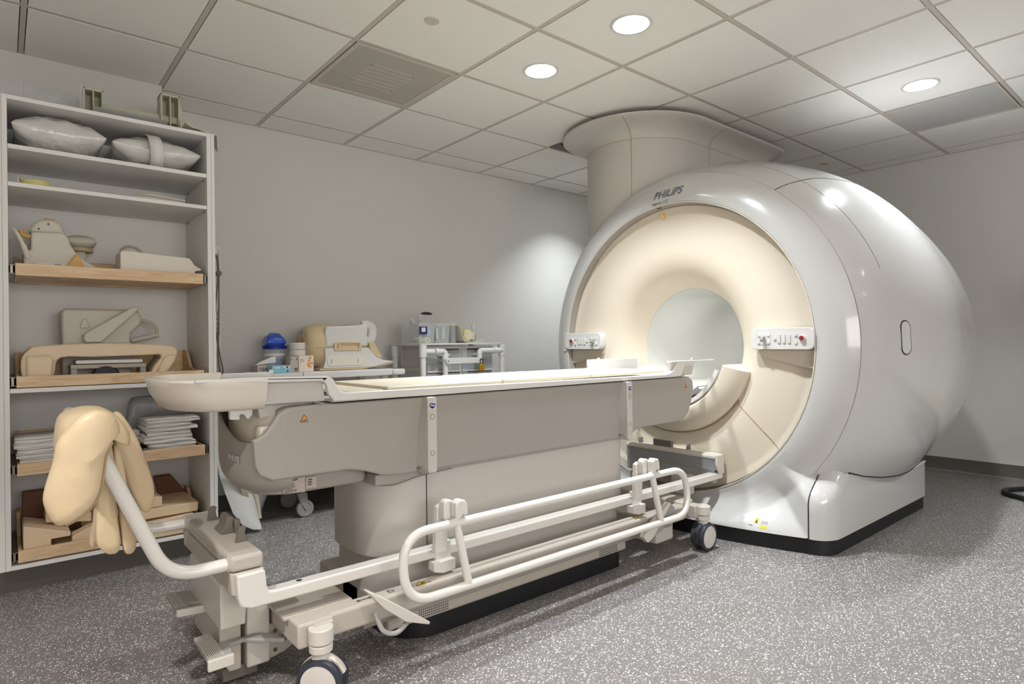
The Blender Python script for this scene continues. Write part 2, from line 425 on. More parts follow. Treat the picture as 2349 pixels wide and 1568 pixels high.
for i, (cx, cy, wm, pw) in enumerate(LIGHTS):
    lab = {0: 'lit round recessed downlight in the ceiling tile nearest the gantry column', 1: 'lit round recessed downlight at the top edge of the photo',
           2: 'lit round recessed downlight next to the right perforated grille'}.get(i, 'unseen recessed downlight filling the room with light')
    downlight(cx, cy, wm, pw, lab)
# supply diffuser
t = thing('supply_air_diffuser', 'square perforated supply air diffuser in the ceiling above the room middle', 'air vent', (1.612, 2.999, CEIL))
x0, x1, y0, y1 = 1.323, 1.901, 2.71, 3.288
bm = NB(); z = CEIL-.008
for a in ((x0, x1, y0, y0+.022), (x0, x1, y1-.022, y1), (x0, x0+.022, y0+.022, y1-.022), (x1-.022, x1, y0+.022, y1-.022)): box(bm, *a, z, z+.012)
obj('frame', bm, GRID, t, bevel=.001)
obj('perforated_face', B(x0+.02, x1-.02, y0+.02, y1-.02, z+.003, z+.005), PERF, t, smooth=False)
bm = NB()
for q in ((1.49, 2.88), (1.73, 2.88), (1.49, 3.12), (1.73, 3.12)): cyl(bm, (q[0], q[1], z), .004, .003, n=10)
obj('screw', bm, DKGREY, t)
bm = NB(); x0, x1, y0, y1 = 1.5, 1.72, 2.89, 3.11
for k in range(7):
    yy = 2.87+.26*k/6; box(bm, 1.48, 1.74, yy, yy+.012, z+.0018, z+.0026)
obj('inner_blade', bm, GRID, t, smooth=False)
t = thing('return_air_grille', 'square perforated return grille in the ceiling right of the gantry', 'air vent', (4.662, 1.169, CEIL))
x0, x1, y0, y1 = 4.373, 4.951, .88, 1.458
bm = NB()
for a in ((x0, x1, y0, y0+.015), (x0, x1, y1-.015, y1), (x0, x0+.015, y0+.015, y1-.015), (x1-.015, x1, y0+.015, y1-.015)): box(bm, *a, z, z+.012)
obj('frame', bm, GRID, t, bevel=.001)
obj('perforated_face', B(x0+.013, x1-.013, y0+.013, y1-.013, z+.003, z+.005), PERFL, t, smooth=False)
def disc(x, y, r, label):
    bm = lathe(NB(), [(0.0001, CEIL-.012), (r*.93, CEIL-.012), (r, CEIL-.009), (r, CEIL-.0062)], (x, y, 0))
    tag(obj('sprinkler_cover', bm, GRID), label, 'sprinkler cover')
disc(1.497, 2.322, .034, 'round flat cover plate in the ceiling beside the supply diffuser')
disc(5.224, 2.20, .034, 'small round flat cover plate in the ceiling over the gantry back')

# ================================================================== SCANNER GANTRY
GY, GZ = 2.16, 1.017
gan = thing('scanner_gantry', 'large glossy grey white scanner gantry with round cream face', 'scanner', (4.0, GY, 0))
RINGP = [(.840, 3.020), (.845, 3.016), (.86, 3.0165), (.88, 3.020), (.92, 3.033), (.96, 3.052), (.995, 3.078), (1.012, 3.097)]
def ringx(r):
    for (r0, x0_), (r1, x1_) in zip(RINGP, RINGP[1:]):
        if r0 <= r <= r1: return x0_+(x1_-x0_)*(r-r0)/(r1-r0)
    return 3.02 if r < .84 else 3.1
BODYP = [(3.103, 1.014), (3.15, 1.042), (3.2, 1.066), (3.3, 1.102), (3.4, 1.13), (3.5, 1.148), (3.6, 1.161), (3.7, 1.171), (3.8, 1.179), (3.9, 1.182), (4.0, 1.179), (4.1, 1.170), (4.2, 1.158), (4.3, 1.145),
         (4.4, 1.132), (4.5, 1.118), (4.6, 1.103), (4.7, 1.087), (4.8, 1.068), (4.88, 1.04), (4.94, 1.0), (4.98, .93), (5.0, .84), (5.005, .7)]
def bodyr(x):
    for (a, r0), (b_, r1) in zip(BODYP, BODYP[1:]):
        if a <= x <= b_: return r0+(r1-r0)*(x-a)/(b_-a)
    return .7
def clampz(bm, zmin):
    for v in bm.verts:
        if v.co.z < zmin: v.co.z = zmin
N = 128
# front ring
prof = RINGP+[(1.0, 3.0985), (.96, 3.0985)]
bm = lathe(NB(), [(r, x) for r, x in prof], (0, GY, GZ), 'x', N)
clampz(bm, .14); obj('front_ring', bm, SHELL, gan, angle=40)
# pale rim lip and grey recess band
bm = lathe(NB(), [(.841, 3.022), (.840, 3.0135), (.836, 3.013), (.834, 3.022), (.834, 3.03), (.841, 3.03)], (0, GY, GZ), 'x', N)
obj('rim_lip', bm, WARMW, gan)
bm = lathe(NB(), [(.8345, 3.016), (.829, 3.07), (.822, 3.09)], (0, GY, GZ), 'x', N)
obj('recess_band', bm, TABLE, gan)
# cream face funnel
FACE = [(.829, 3.075), (.826, 3.068), (.818, 3.068), (.80, 3.074), (.78, 3.074), (.70, 3.060), (.62, 3.052), (.57, 3.050), (.53, 3.054), (.49, 3.066), (.45, 3.088), (.415, 3.12), (.385, 3.165), (.362, 3.22), (.352, 3.262)]
bm = lathe(NB(), FACE, (0, GY, GZ), 'x', N); obj('face_cover', bm, CREAM, gan, angle=60)
bm = lathe(NB(), [(.352, 3.262), (.350, 3.262), (.350, 4.85), (.40, 5.0)], (0, GY, GZ), 'x', 96); obj('bore_tube', bm, BORE, gan, angle=60)
# bridge apron below the bore
A0, A1 = pi+radians(16), 2*pi-radians(16)
ap = [(.368, 3.27), (.362, 3.06), (.366, 3.0), (.376, 2.985), (.40, 2.984), (.45, 3.0), (.485, 3.022), (.497, 3.04), (.500, 3.07)]
bm = lathe(NB(), ap, (0, GY, GZ), 'x', 48, A0, A1)
for row_end in (0, 48):     # close the two cut ends
    a = A0 if row_end == 0 else A1
    v = [bm.verts.new((x, GY+r*cos(a), GZ+r*sin(a))) for r, x in ap]+[bm.verts.new((3.15, GY+.46*cos(a), GZ+.46*sin(a)))]
    bm.faces.new(v)
obj('bridge_apron', bm, CREAM, gan, angle=50)
bm = lathe(NB(), [(.3625, 3.27), (.3585, 3.02), (.352, 3.0), (.33, 3.0), (.325, 3.02), (.325, 3.27)], (0, GY, GZ), 'x', 40, pi+radians(22), 2*pi-radians(22))
obj('bridge_liner', bm, WHITE, gan, angle=50, label='white curved table bridge inside the bore')
bm = lathe(NB(), [(.324, 3.5), (.322, 2.995), (.300, 2.99), (.298, 3.5)], (0, GY, GZ), 'x', 40, pi+radians(48), 2*pi-radians(48))
obj('bridge_track', bm, GREYP, gan, angle=50)
bm = NB(); prism(bm, [(3.0, .745), (3.0, .79), (4.8, .79), (4.8, .745)], GY-.21, GY+.21, 'y'); obj('bridge_bed', bm, BORE, gan, bevel=.008)
# groove round the apron and two split lines
def arcpts(r, a0, a1, x, n=40): return [(x(r) if callable(x) else x, GY+r*cos(a0+(a1-a0)*i/n), GZ+r*sin(a0+(a1-a0)*i/n)) for i in range(n+1)]
def facex(r):
    for (r0, x0_), (r1, x1_) in zip(FACE, FACE[1:]):
        if r1 <= r <= r0: return x0_+(x1_-x0_)*(r-r0)/(r1-r0)
    return 3.06
bm = NB(); tube(bm, arcpts(.505, pi+radians(35), 2*pi-radians(35), 3.058), .0035, 6)
for s in (-1, 1):
    pts = []
    for k in range(12):
        r = .505+(.82-.505)*k/11; a = -pi/2+s*radians(53-.3*k)
        pts.append((facex(r)-.0005, GY+r*cos(a), GZ+r*sin(a)))
    tube(bm, pts, .0022, 6)
obj('face_seam', bm, GASKET, gan)
# body
bm = lathe(NB(), [(.97, 3.104)]+[(r, x) for x, r in BODYP]+[(.40, 5.005)], (0, GY, GZ), 'x', N)
for v in bm.verts:
    if v.co.z < .12: v.co.z = .12
obj('body_shell', bm, SHELL, gan, angle=50)
def onbody(x, th, off=0.):
    r = bodyr(x)+off; a = radians(th); return (x, GY-r*cos(a), GZ+r*sin(a))
bm = NB(); rr = .958
lathe(bm, [(.995, 3.098), (.995, 3.104)], (0, GY, GZ), 'x', N); clampz(bm, .14)
obj('ring_gap', bm, GAP, gan)
bm = NB()
tube(bm, [onbody(3.104+1.6*k/40, 53.5, -.0012) for k in range(41)], .0032, 6)
obj('cover_seam', bm, GAP, gan); bm = NB()
tube(bm, [onbody(3.104+1.6*k/40, 180-53.5, -.0012) for k in range(41)], .0032, 6)
obj('cover_seam', bm, GAP, gan)
bm = NB(); tube(bm, [onbody(3.29, 20+60*k/40, -.0012) for k in range(41)], .002, 6); obj('thin_seam', bm, SEAMM, gan)
# oval plug on the near side
bm = NB(); ring = []
for k in range(32):
    a = 2*pi*k/32; ring.append((3.361+.034*cos(a), (0.105 if 0 else 1.053)+.034*sin(a)+(.048 if sin(a) > 0 else -.048)))
def sidey(x, zz): r = bodyr(x); return GY-sqrt(max(0, r*r-(zz-GZ)**2))
tube(bm, [(x, sidey(x, zz)+.001, zz) for x, zz in ring], .0035, 6, closed=True)
pl = NB(); prism(pl, [(3.361+(x-3.361)*.9, 1.053+(zz-1.053)*.96) for x, zz in ring], 0, 1, 'y')
for v in pl.verts: v.co.y = sidey(v.co.x, v.co.z)+(-.0025 if v.co.y < .5 else .01)
sp = obj('side_plug', pl, BORE, gan, label='oval pale grey plug'); obj('plug_gasket', bm, GAP, sp)
# base: side skirt lofted upward into the body, front apron blended from the ring
def basefront(y):
    d = abs(y-GY); return 2.855+.16*(d/.82)**2
def xs(z):
    f = max(0, min(1, (z-.25)/.22)); f = f*f*(3-2*f); return basefront(GY+.80)*(1-f)+3.21*f
def outline(z, front=None):
    P = []
    hw = .90; x0_ = xs(z)
    P += [(x0_, GY-.80)]+([(front(GY-.80+1.6*i/24) if front else 3.12, GY-.78+1.56*i/24) for i in range(25)])+[(x0_, GY+.80)]
    for k in range(1, 7): a = k/6*pi/2; P.append((x0_+.12*(1-cos(a)), GY+.80+.10*sin(a)))
    for x in (3.5, 4.0, 4.34): P.append((x, GY+hw))
    P += [(4.38, GY+.86), (4.385, GY+.3), (4.385, GY-.3), (4.38, GY-.895)]
    for x in (4.34, 4.0, 3.5): P.append((x, GY-hw))
    for k in range(6, 0, -1): a = k/6*pi/2; P.append((x0_+.12*(1-cos(a)), GY-.80-.10*sin(a)))
    return [(x, y, z) for x, y in P]
def lipz(x):
    L_ = [(2.9, .50), (3.12, .43), (3.24, .372), (3.4, .33), (3.6, .297), (3.8, .277), (4.0, .27), (4.2, .274), (4.4, .288)]
    for (a, z0), (b_, z1) in zip(L_, L_[1:]):
        if a <= x <= b_: return z0+(z1-z0)*(x-a)/(b_-a)
    return .5
bm = loft(NB(), [[(x, y, min(z, lipz(x))) for x, y, z in outline(z_)] for z_ in (.078, .082, .12, .16, .2, .25, .28, .30, .32, .34, .36, .38, .40, .42, .44, .47)])
for v in bm.verts:
    pass
obj('base_skirt', bm, SHELL, gan, angle=42)
for s_ in (-1, 1):
    xs_ = [3.27+1.11*k/30 for k in range(31)]
    obj('skirt_lip', tube(NB(), [(x, GY+s_*.894, lipz(x)) for x in xs_], .008, 8), SHELL, gan)
    obj('side_seam', tube(NB(), [(x, GY+s_*(sqrt(max(.01, bodyr(x)**2-(GZ-lipz(x)-.012)**2))+.0005), lipz(x)+.012) for x in xs_], .0035, 6), GAP, gan)
rows_ = []; AM = math.atan(.80/(GZ-.40))
for i in range(161):
    a = -AM+2*AM*i/160; t_ = math.tan(a); yb = t_*(GZ-.08)
    if abs(yb) <= .80: ye, ze = yb, .08
    else: ye = math.copysign(.80, yb); ze = GZ-.80/abs(t_)
    re = hypot(ye, GZ-ze); row = []
    XE = basefront(GY+ye) if ze <= .0801 else min(xs(ze), ringx(min(re, 1.011)))
    for k in range(31):
        u = k/30; r = .862+(re-.862)*u; w = u*u*(3-2*u)
        row.append(bm_.verts.new((ringx(min(r, 1.011))*(1-w)+XE*w-.0012, GY+r*sin(a), GZ-r*cos(a))) if 0 else (ringx(min(r, 1.011))*(1-w)+XE*w-.0012, GY+r*sin(a), GZ-r*cos(a)))
    rows_.append(row)
def frontx(y, z):
    r = hypot(y-GY, GZ-z); t_ = abs(y-GY)/(GZ-z); yb = t_*(GZ-.08)
    ye, ze = (yb, .08) if yb <= .8 else (.8, GZ-.8/t_)
    re = hypot(ye, GZ-ze); u = max(0, min(1, (r-.862)/(re-.862))); w = u*u*(3-2*u); XE = basefront(GY+ye) if ze <= .0801 else min(xs(ze), ringx(min(re, 1.011)))
    return ringx(min(r, 1.011))*(1-w)+XE*w-.0012
obj('base_front', loft(NB(), rows_, cap=False, closed=False), SHELL, gan, angle=60)
bm = loft(NB(), [[(x+.012, GY+(y-GY)*.985, z) for x, y, _ in outline(.078, basefront)] for z in (0.0, .0795)])
obj('base_plinth', bm, BLACK, gan, angle=42)
bm = NB()
tube(bm, [(xs(z)-.001, GY-.80, z) for z in (.08, .12, .16, .2, .25, .28, .30, .32, .34, .36, .38, .40, .42)], .0028, 6)
obj('skirt_seam', bm, GAP, gan)
# small stickers on the skirt
def skirtx(y, z): return frontx(y, z)
def patch(name, y0, y1, z0, z1, m, off=.0012, label=None):
    bm = NB(); v = [(skirtx(y, zz)-off, y, zz) for y, zz in ((y0, z0), (y1, z0), (y1, z1), (y0, z1))]
    w = [(a+off+.003, b_, c_) for a, b_, c_ in v]; loft(bm, [v, w]); return obj(name, bm, m, gan, smooth=False, label=label)
patch('warning_sticker', 1.609, 1.587, .115, .139, YELLOW, label='yellow warning sticker')
patch('info_sticker', 1.576, 1.545, .116, .130, GREYP)
patch('yellow_sticker', 1.576, 1.545, .097, .109, YELLOW)
bm = NB(); v = [(skirtx(1.598, zz)-.003, y, zz) for y, zz in ((1.605, .119), (1.591, .119), (1.598, .134))]; w = [(a+.0012, b_, c_) for a, b_, c_ in v]; loft(bm, [v, w]); obj('warning_mark', bm, INK, gan, smooth=False)
marks('maker_mark', (skirtx(1.62, .105)-.003, 1.628, .110), (0, -1, 0), UPZ, .035, .008, 1, INK, gan, 3)
# lettering on the ring
def wrap(p):
    r = hypot(p.y-GY, p.z-GZ); return Vector((ringx(r)-.0015-(3.03-p.x)*.5, p.y, p.z))
tilt = radians(5); xa = (0, -cos(tilt), sin(tilt)*.4); ya = (0, sin(tilt)*.4, cos(tilt))
text('brand_lettering', 'PHILIPS', .062, (3.03, 2.170, 1.921), xa, ya, SILVER, gan, bold=.0017, shear=.25, warp=wrap, ext=.0003)
text('model_lettering', 'Ingenia 1.5T', .024, (3.03, 2.215, 1.872), xa, ya, INK, gan, warp=wrap, ext=.0003)
# hazard triangle on the recess band and camera slot
bm = NB(); prism(bm, [(2.245, 1.790), (2.215, 1.790), (2.230, 1.818)], 3.058, 3.0625, 'x'); ob = obj('hazard_sticker', bm, YELLOW, gan, smooth=False)
obj('ring_slot', B(3.03, 3.034, 2.215, 2.25, 1.842, 1.846), INK, gan, smooth=False)
# control panels
def panel(side):
    s = 1 if side == 'near' else -1
    def Y(d): return GY-s*d          # d: distance from the bore axis
    t0, t1, z0, z1 = .515, .840, 1.0, 1.110
    if side == 'far': t0 = .525; t1 = .850
    bm = NB(); out = [(Y(a), b_) for a, b_ in rrect(t0, t1, z0, z1, .03)]
    if True:
        out = []
        for a, b_ in rrect(t0, t1, z0, z1, .03):
            out.append((Y(a), b_))
    prism(bm, out, 3.002, 3.055, 'x')
    p = obj('control_panel', bm, WHITE, gan, bevel=.003, label='white control panel, '+side+' side of the bore')
    def lid(a, b_, w, h, m=WHITE, dx=.005, n='button', par=None, r=.003):
        bm = NB(); prism(bm, [(Y(q[0]), q[1]) for q in rrect(a-w/2, a+w/2, b_-h/2, b_+h/2, r, 3)], 3.002-dx, 3.004, 'x'); return obj(n, bm, m, par or p, bevel=.0008, seg=2)
    lid(.587, 1.055, .072, .066, GREYP, .0008, 'button_surround', r=.008)
    lid(.587, 1.055, .070, .064, WHITE, .0014, 'button_field', r=.008)
    for a, b_ in ((.562, 1.073), (.612, 1.073), (.562, 1.036), (.612, 1.036)): lid(a, b_, .013, .013)
    bm = NB(); prism(bm, [(3.0, 1.068), (2.978, 1.066), (2.974, 1.05), (2.978, 1.04), (3.0, 1.05)], Y(.587)-.009, Y(.587)+.009, 'y'); obj('joystick', bm, GREYP, p, bevel=.002)
    lid(.645, 1.054, .012, .013)
    for a in (.667, .692, .718): lid(a, 1.055, .014, .044)
    for b_ in (1.074, 1.036): lid(.752, b_, .014, .015)
    bm = NB(); cyl(bm, (2.994, Y(.784), 1.057), .016, .01, 'x'); obj('stop_collar', bm, WHITE, p, bevel=.001)
    bm = NB(); cyl(bm, (2.986, Y(.784), 1.057), .011, .01, 'x'); obj('stop_button', bm, RED, p, bevel=.002, label='red stop button')
    # moulded pocket under the panel
    bm = NB(); prism(bm, [(Y(.535), .99), (Y(.545), .965), (Y(.60), .948), (Y(.83), .90), (Y(.825), 1.0), (Y(.535), 1.0)], 3.046, 3.07, 'x')
    obj('panel_bracket', bm, CREAM, gan, bevel=.006)
panel('near'); panel('far')
bm = B(3.012, 3.03, GY+.842, GY+.875, .985, 1.12); obj('ring_hatch', bm, SHELL, gan, bevel=.002)
# bore lamp: the scanner lights its own tunnel
for bx_ in (3.6, 4.4):
    L = bpy.data.lights.new('bore_light', 'AREA'); L.shape = 'RECTANGLE'; L.size = .5; L.size_y = .06; L.energy = 2.2; L.color = (1, .99, .96)
    lo = bpy.data.objects.new('bore_light', L); C.objects.link(lo); lo.parent = gan; lo.location = (bx_-4.0, .0, GZ+.325)

# ------------------------------------------------------------------ service column between gantry and ceiling
colm = thing('service_column', 'grey service column rising from the gantry to the ceiling with flared collar', 'column', (3.9, 2.7, 1.7))
def stad(off, z, x1=4.42):
    P = []; cx_, cy_, r = 3.485, 2.70, .39+off
    fx = off*.35 if off > 0 else 0
    for k in range(21):   # nose, far side to near side
        a = pi/2+pi*k/20; P.append((cx_-fx+(r+fx*0)*cos(a), cy_+r*sin(a), z))
    for xx in (3.7, 3.9, 4.1, 4.3): P.append((xx, cy_-r, z))
    for k in range(9):
        a = -pi/2+pi/2*k/8; P.append((x1+(.12+off)*cos(a), cy_-r+.12+off*1+(.12+off)*sin(a) if 0 else cy_-r+(.12+off)*(1+sin(a)), z))
    for k in range(9):
        a = pi/2*k/8; P.append((x1+(.12+off)*cos(a), cy_+r-(.12+off)*(1-sin(a)), z))
    for xx in (4.3, 4.1, 3.9, 3.7): P.append((xx, cy_+r, z))
    return P
bm = loft(NB(), [stad(0, z) for z in (1.66, 1.9, 2.15, 2.355)]); obj('column_shell', bm, COLM, colm)
bm = loft(NB(), [stad(o, z) for o, z in ((0, 2.357), (.002, 2.37), (.010, 2.39), (.028, 2.412), (.058, 2.432), (.098, 2.446), (.13, 2.453), (.137, 2.459), (.137, 2.468), (.12, 2.474))])
obj('flared_collar', bm, COLM, colm, angle=50)
obj('collar_gap', loft(NB(), [stad(.06, 2.474), stad(.06, 2.499)]), GAP, colm)
bm = NB()
tube(bm, [(p[0], p[1], p[2]) for p in stad(.0005, 2.356)], .0012, 6, closed=True)
def vseam(k):
    secs = [stad(o, z)[k] for o, z in ((0.001, 1.5), (.001, 2.36), (.011, 2.39), (.029, 2.412), (.059, 2.432), (.099, 2.446), (.131, 2.453))]
    tube(bm, secs, .0018, 6)
vseam(13); vseam(21)
obj('column_seam', bm, GASKET, colm)
# corner of a ceiling air slot seen behind the collar
sv = tag(obj('ceiling_slot_vent', B(3.14, 3.46, 3.17, 3.29, CEIL-.010, CEIL-.0062), mat('slot_grey', (110, 104, 98), .7)), 'dark open slot in the ceiling left of the column collar', 'air vent')
obj('slot_gap', B(3.15, 3.46, 3.165, 3.19, CEIL-.012, CEIL-.0095), GAP, sv)

# ================================================================== PATIENT TABLE
TY = 2.16
tab = thing('scanner_table', 'grey pedestal scanner table with white tabletop in front of the gantry', 'scanner table', (1.65, TY, 0))
def sym(pts, inset=0.): return pts
# pedestal, plan outline with a rounded left end
def plan(x0, x1, hw, r, n=8):
    P = []
    for cx_, cy_, a in ((x1-.03, TY-hw+.03, -pi/2), (x1-.03, TY+hw-.03, 0)):
        for k in range(5): t = a+pi/2*k/4; P.append((cx_+.03*cos(t), cy_+.03*sin(t)))
    for cx_, cy_, a in ((x0+r, TY+hw-r, pi/2), (x0+r, TY-hw+r, pi)):
        for k in range(n+1): t = a+pi/2*k/n; P.append((cx_+r*cos(t), cy_+r*sin(t)))
    return P
def pl3(P, z): return [(x, y, z) for x, y in P]
def plc(x0, x1, hw, r, zf):
    return [(x, y, zf(x)) for x, y in plan(x0, x1, hw, r, 12)]
def zc(base, dip): return lambda x: base-dip*max(0, (1.22-x)/.26)**1.5 if x < 1.22 else base
bm = loft(NB(), [pl3(plan(.985, 2.315, .225, .16, 12), z) for z in (.29, .62)]); obj('pedestal_upper', bm, TABLE2, tab)
bm = loft(NB(), [pl3(plan(1.0, 2.30, .21, .15, 12), z) for z in (.10, .30)]); obj('pedestal_lower', bm, TABLE2, tab)
bm = loft(NB(), [pl3(plan(1.012, 2.29, .2, .14, 12), z) for z in (.05, .11)]); obj('pedestal_skirt', bm, TABLE, tab)
bm = NB()
for z in (.4,): pass
tube(bm, [(x, y, z) for x, y, z in plc(.9995, 2.3, .2115, .15, lambda x: .292)], .0022, 6, closed=True)
tube(bm, [(1.20, TY-.2265, .29), (1.20, TY-.2265, .585)], .0014, 6)
obj('pedestal_seam', bm, GAP, tab)
obj('pedestal_plinth', loft(NB(), [pl3(plan(1.05, 2.225, .285, .16, 10), z) for z in (0, .074)]), BLACK, tab)
obj('foot_cover', B(1.0, 2.25, 1.865, 2.45, .072, .165), TROL, tab, bevel=.012)
bm = NB()
for cx_ in (1.12, 2.06):
    for i in range(15):
        for j in range(5): box(bm, cx_+i*.0085, cx_+i*.0085+.004, 1.8635, 1.8655, .084+j*.0085, .088+j*.0085)
    obj('vent_slots', bm, INK, tab, smooth=False); bm = NB()
# upper body: side outline extruded over the width, rounded lower edge
def body_section(pts, y0, y1, inset, name, m, bev):
    bm = prism(NB(), pts, y0, y1, 'y'); return obj(name, bm, m, tab, bevel=bev, seg=5)
nose = [(.66, .655), (.66, .845), (.683, .855), (.72, .858), (2.826, .858), (2.856, .835), (2.862, .80), (2.846, .735), (2.815, .668), (2.775, .640), (2.70, .628), (2.42, .624), (2.372, .618), (2.342, .60), (2.326, .57), (2.318, .592), (1.06, .592), (1.0, .60), (.94, .622), (.88, .636), (.68, .636)]
bm = prism(NB(), nose, 1.898, 2.422, 'y'); obj('body_shell', bm, TABLE, tab, bevel=.018, seg=5)
sw = [(.625, .642), (.596, .655), (.580, .69), (.574, .765), (.592, .772), (.612, .782), (.635, .812), (.655, .840), (.672, .852), (.70, .857), (.70, .637), (.63, .636)]
for y0, dx in ((1.8985, 0), (2.3985, .05)): obj('body_cheek', prism(NB(), [(min(x+dx, .70), z) for x, z in sw], y0, y0+.023, 'y'), TABLE, tab, bevel=.007, seg=4)
# rounded nose cap with a lip that sweeps up to the far side
def sgp(v, e): return math.copysign(abs(v)**e, v)
def capring(k_, z, ins=0.):
    P = []
    for i in range(37):
        a = -pi/2-pi*i/36; e_ = .75 if sin(a) < 0 else 1.0; y = TY+(.260-ins)*k_*sgp(sin(a), e_)
        P.append((.70-(.140-ins)*k_*abs(cos(a))**e_, y, z(y) if callable(z) else z))
    return P
def ztop(y): u = max(0, min(1, (y-2.0)/.33)); return .748+.09*u*u*(3-2*u)
def zmid(f): return lambda y: .68+(ztop(y)-.68)*f
secs = [capring(.60, .578), capring(.72, .584), capring(.85, .60), capring(.94, .625), capring(.985, .655), capring(1, .69), capring(1, zmid(.3)), capring(1, zmid(.7)), capring(1, ztop), capring(1, ztop, .008)]
bm = loft(NB(), secs, cap=False, closed=False); obj('nose_cap', bm, TABLE, tab, angle=50)
bm = loft(NB(), [capring(1, ztop, .008), capring(1, zmid(.5), .008), capring(1, .70, .010)], cap=False, closed=False); obj('inner_well', bm, WARMW, tab)
obj('inner_drum', loft(NB(), [capring(1, .70, .030), capring(1, .80, .034), capring(1, .843, .045)]), WARMW, tab, angle=50)
bm = loft(NB(), [pl3(plan(.612+d, .985-d*.5, .192-d*.4, .09, 10), z) for d, z in ((.03, .569), (.012, .573), (.003, .580), (0, .59), (0, .64))])
obj('lower_belly', bm, TABLE, tab, angle=50)
bm = NB(); s_ = [(.985, .56), (1.06, .555), (1.16, .572), (1.30, .578), (2.31, .582), (2.31, .60), (.985, .60)]
obj('body_valance', prism(NB(), s_, 1.915, 2.405, 'y'), TABLE, tab, bevel=.006)
bm = NB(); tube(bm, [(.606, 1.8978, .655), (.583, 1.8978, .66), (.578, 1.8978, .69), (.575, 1.8978, .765)], .0012, 6)
tube(bm, cr([(1.30, 1.912, .58), (1.16, 1.912, .572), (1.06, 1.914, .556), (1.0, 1.914, .562)], 5, False), .0015, 6)
obj('body_seam', bm, SEAMM, tab)
obj('well_block', B(.606, .650, 1.93, 1.99, .76, .80), WARMW, tab, bevel=.008)
# side strips with plugs
for (xa_, lab) in ((1.168, 'left'), (2.272, 'right')):
    bm = prism(NB(), rrect(xa_, xa_+.038, .586, .858, .008, 3), 1.868, 1.90, 'y'); st = obj('side_strip', bm, TABLE2, tab, bevel=.003)
    bm = loft(NB(), [[(xa_, 1.871, .858), (xa_-.004, 1.899, .858), (xa_-.004, 1.899, .85), (xa_, 1.871, .85)], [(xa_, 1.871, .722), (xa_-.028, 1.899, .722), (xa_-.028, 1.899, .71), (xa_, 1.871, .71)], [(xa_, 1.871, .62), (xa_-.032, 1.899, .612), (xa_-.032, 1.899, .60), (xa_, 1.871, .60)], [(xa_, 1.871, .588), (xa_-.01, 1.899, .588), (xa_-.01, 1.899, .584), (xa_, 1.871, .584)]])
    obj('strip_flank', bm, TABLE, st, bevel=.002)
    for zz in (.788, .657):
        bm = lathe(NB(), [(.0001, 1.8672), (.0065, 1.8665), (.0075, 1.868)], (xa_+.019, 0, zz), 'y', 20); obj('plug', bm, TABLE2, st)
        bm = NB(); tube(bm, [(xa_+.019+.0085*cos(2*pi*k/20), 1.8678, zz+.0085*sin(2*pi*k/20)) for k in range(20)], .0008, 5, True); obj('plug_ring', bm, SEAMM, st)
    obj('sticker_white', B(xa_+.006, xa_+.032, 1.8668, 1.869, .816, .843), PAPER, st, smooth=False)
    bm = NB(); cyl(bm, (xa_+.019, 1.8655, .8295), .0122, .002, 'y'); obj('round_sticker', bm, NAVYS, st, label='round navy sticker')
    text('sticker_text', 'Flex\nTrak', .0105, (xa_+.019, 1.8652, .8335), (1, 0, 0), UPZ, PAPER, st, bold=.0003, ext=.0003)
def tri(name, x, z, s, y, par, m=YELLOW):
    o = obj(name, prism(NB(), [(x-s*.55, z), (x+s*.55, z), (x, z+s)], y-.0012, y+.002, 'y'), INK, par, smooth=False)
    obj('triangle_field', prism(NB(), [(x-s*.4, z+s*.09), (x+s*.4, z+s*.09), (x, z+s*.82)], y-.0018, y, 'y'), m, o, smooth=False)
    obj('triangle_symbol', prism(NB(), [(x-s*.22, z+s*.16), (x+s*.22, z+s*.16), (x+s*.2, z+s*.28), (x-s*.02, z+s*.36), (x-s*.22, z+s*.24)], y-.0022, y, 'y'), INK, o, smooth=False)
    return o
tri('warning_sticker', .731, .809, .023, 1.8975, tab, ORANGE); tri('warning_sticker', 2.792, .802, .022, 1.8975, tab, ORANGE)
# rating plate
rp = obj('rating_plate', prism(NB(), [(.686, .578), (.757, .573), (.757, .622), (.686, .622)], 1.962, 1.972, 'y'), GREYC, tab, smooth=False)
obj('rating_plate', prism(NB(), [(.759, .582), (.795, .582), (.795, .618), (.759, .618)], 1.962, 1.972, 'y'), GREYC, tab, smooth=False)
text('plate_text', 'PHILIPS', .0075, (.721, 1.9612, .6165), (1, 0, 0), UPZ, INK, rp, bold=.0002, ext=.0003)
marks('plate_print', (.699, 1.9616, .609), (1, 0, 0), UPZ, .032, .006, 1, INK, rp, 8)
marks('plate_print', (.689, 1.9616, .602), (1, 0, 0), UPZ, .045, .024, 5, INK, rp, 9)
marks('plate_print', (.766, 1.9616, .614), (1, 0, 0), UPZ, .018, .024, 3, INK, rp, 10)
text('brand_lettering', 'PHILIPS', .024, (.562, 2.05, .695), (.12, -.99, 0), UPZ, TABLE2, tab, bold=.0005)

# ---- tabletop (one long white tray with raised ends)
top = thing('tabletop', 'long white sliding tabletop with raised rim and curved head tray', 'tabletop', (1.75, TY, .86))
rim = [(.830, .866), (1.2, .862), (2.72, .862), (2.748, .868), (2.765, .90), (2.79, .925), (2.9, .936), (3.05, .938), (3.05, .945), (2.75, .945), (2.712, .94), (2.693, .922), (2.675, .895), (2.640, .882), (2.60, .879), (.875, .892), (.853, .898), (.838, .918), (.828, .938), (.812, .947), (.60, .953), (.60, .944), (.79, .938), (.803, .925), (.812, .89)]
obj('side_rim', prism(NB(), rim, 1.893, 1.915, 'y'), WHITE, top, bevel=.004)
obj('side_rim', prism(NB(), [(.83, .862), (2.72, .862), (2.76, .87), (2.76, .885), (.83, .885)], 2.405, 2.427, 'y'), WHITE, top, bevel=.004)
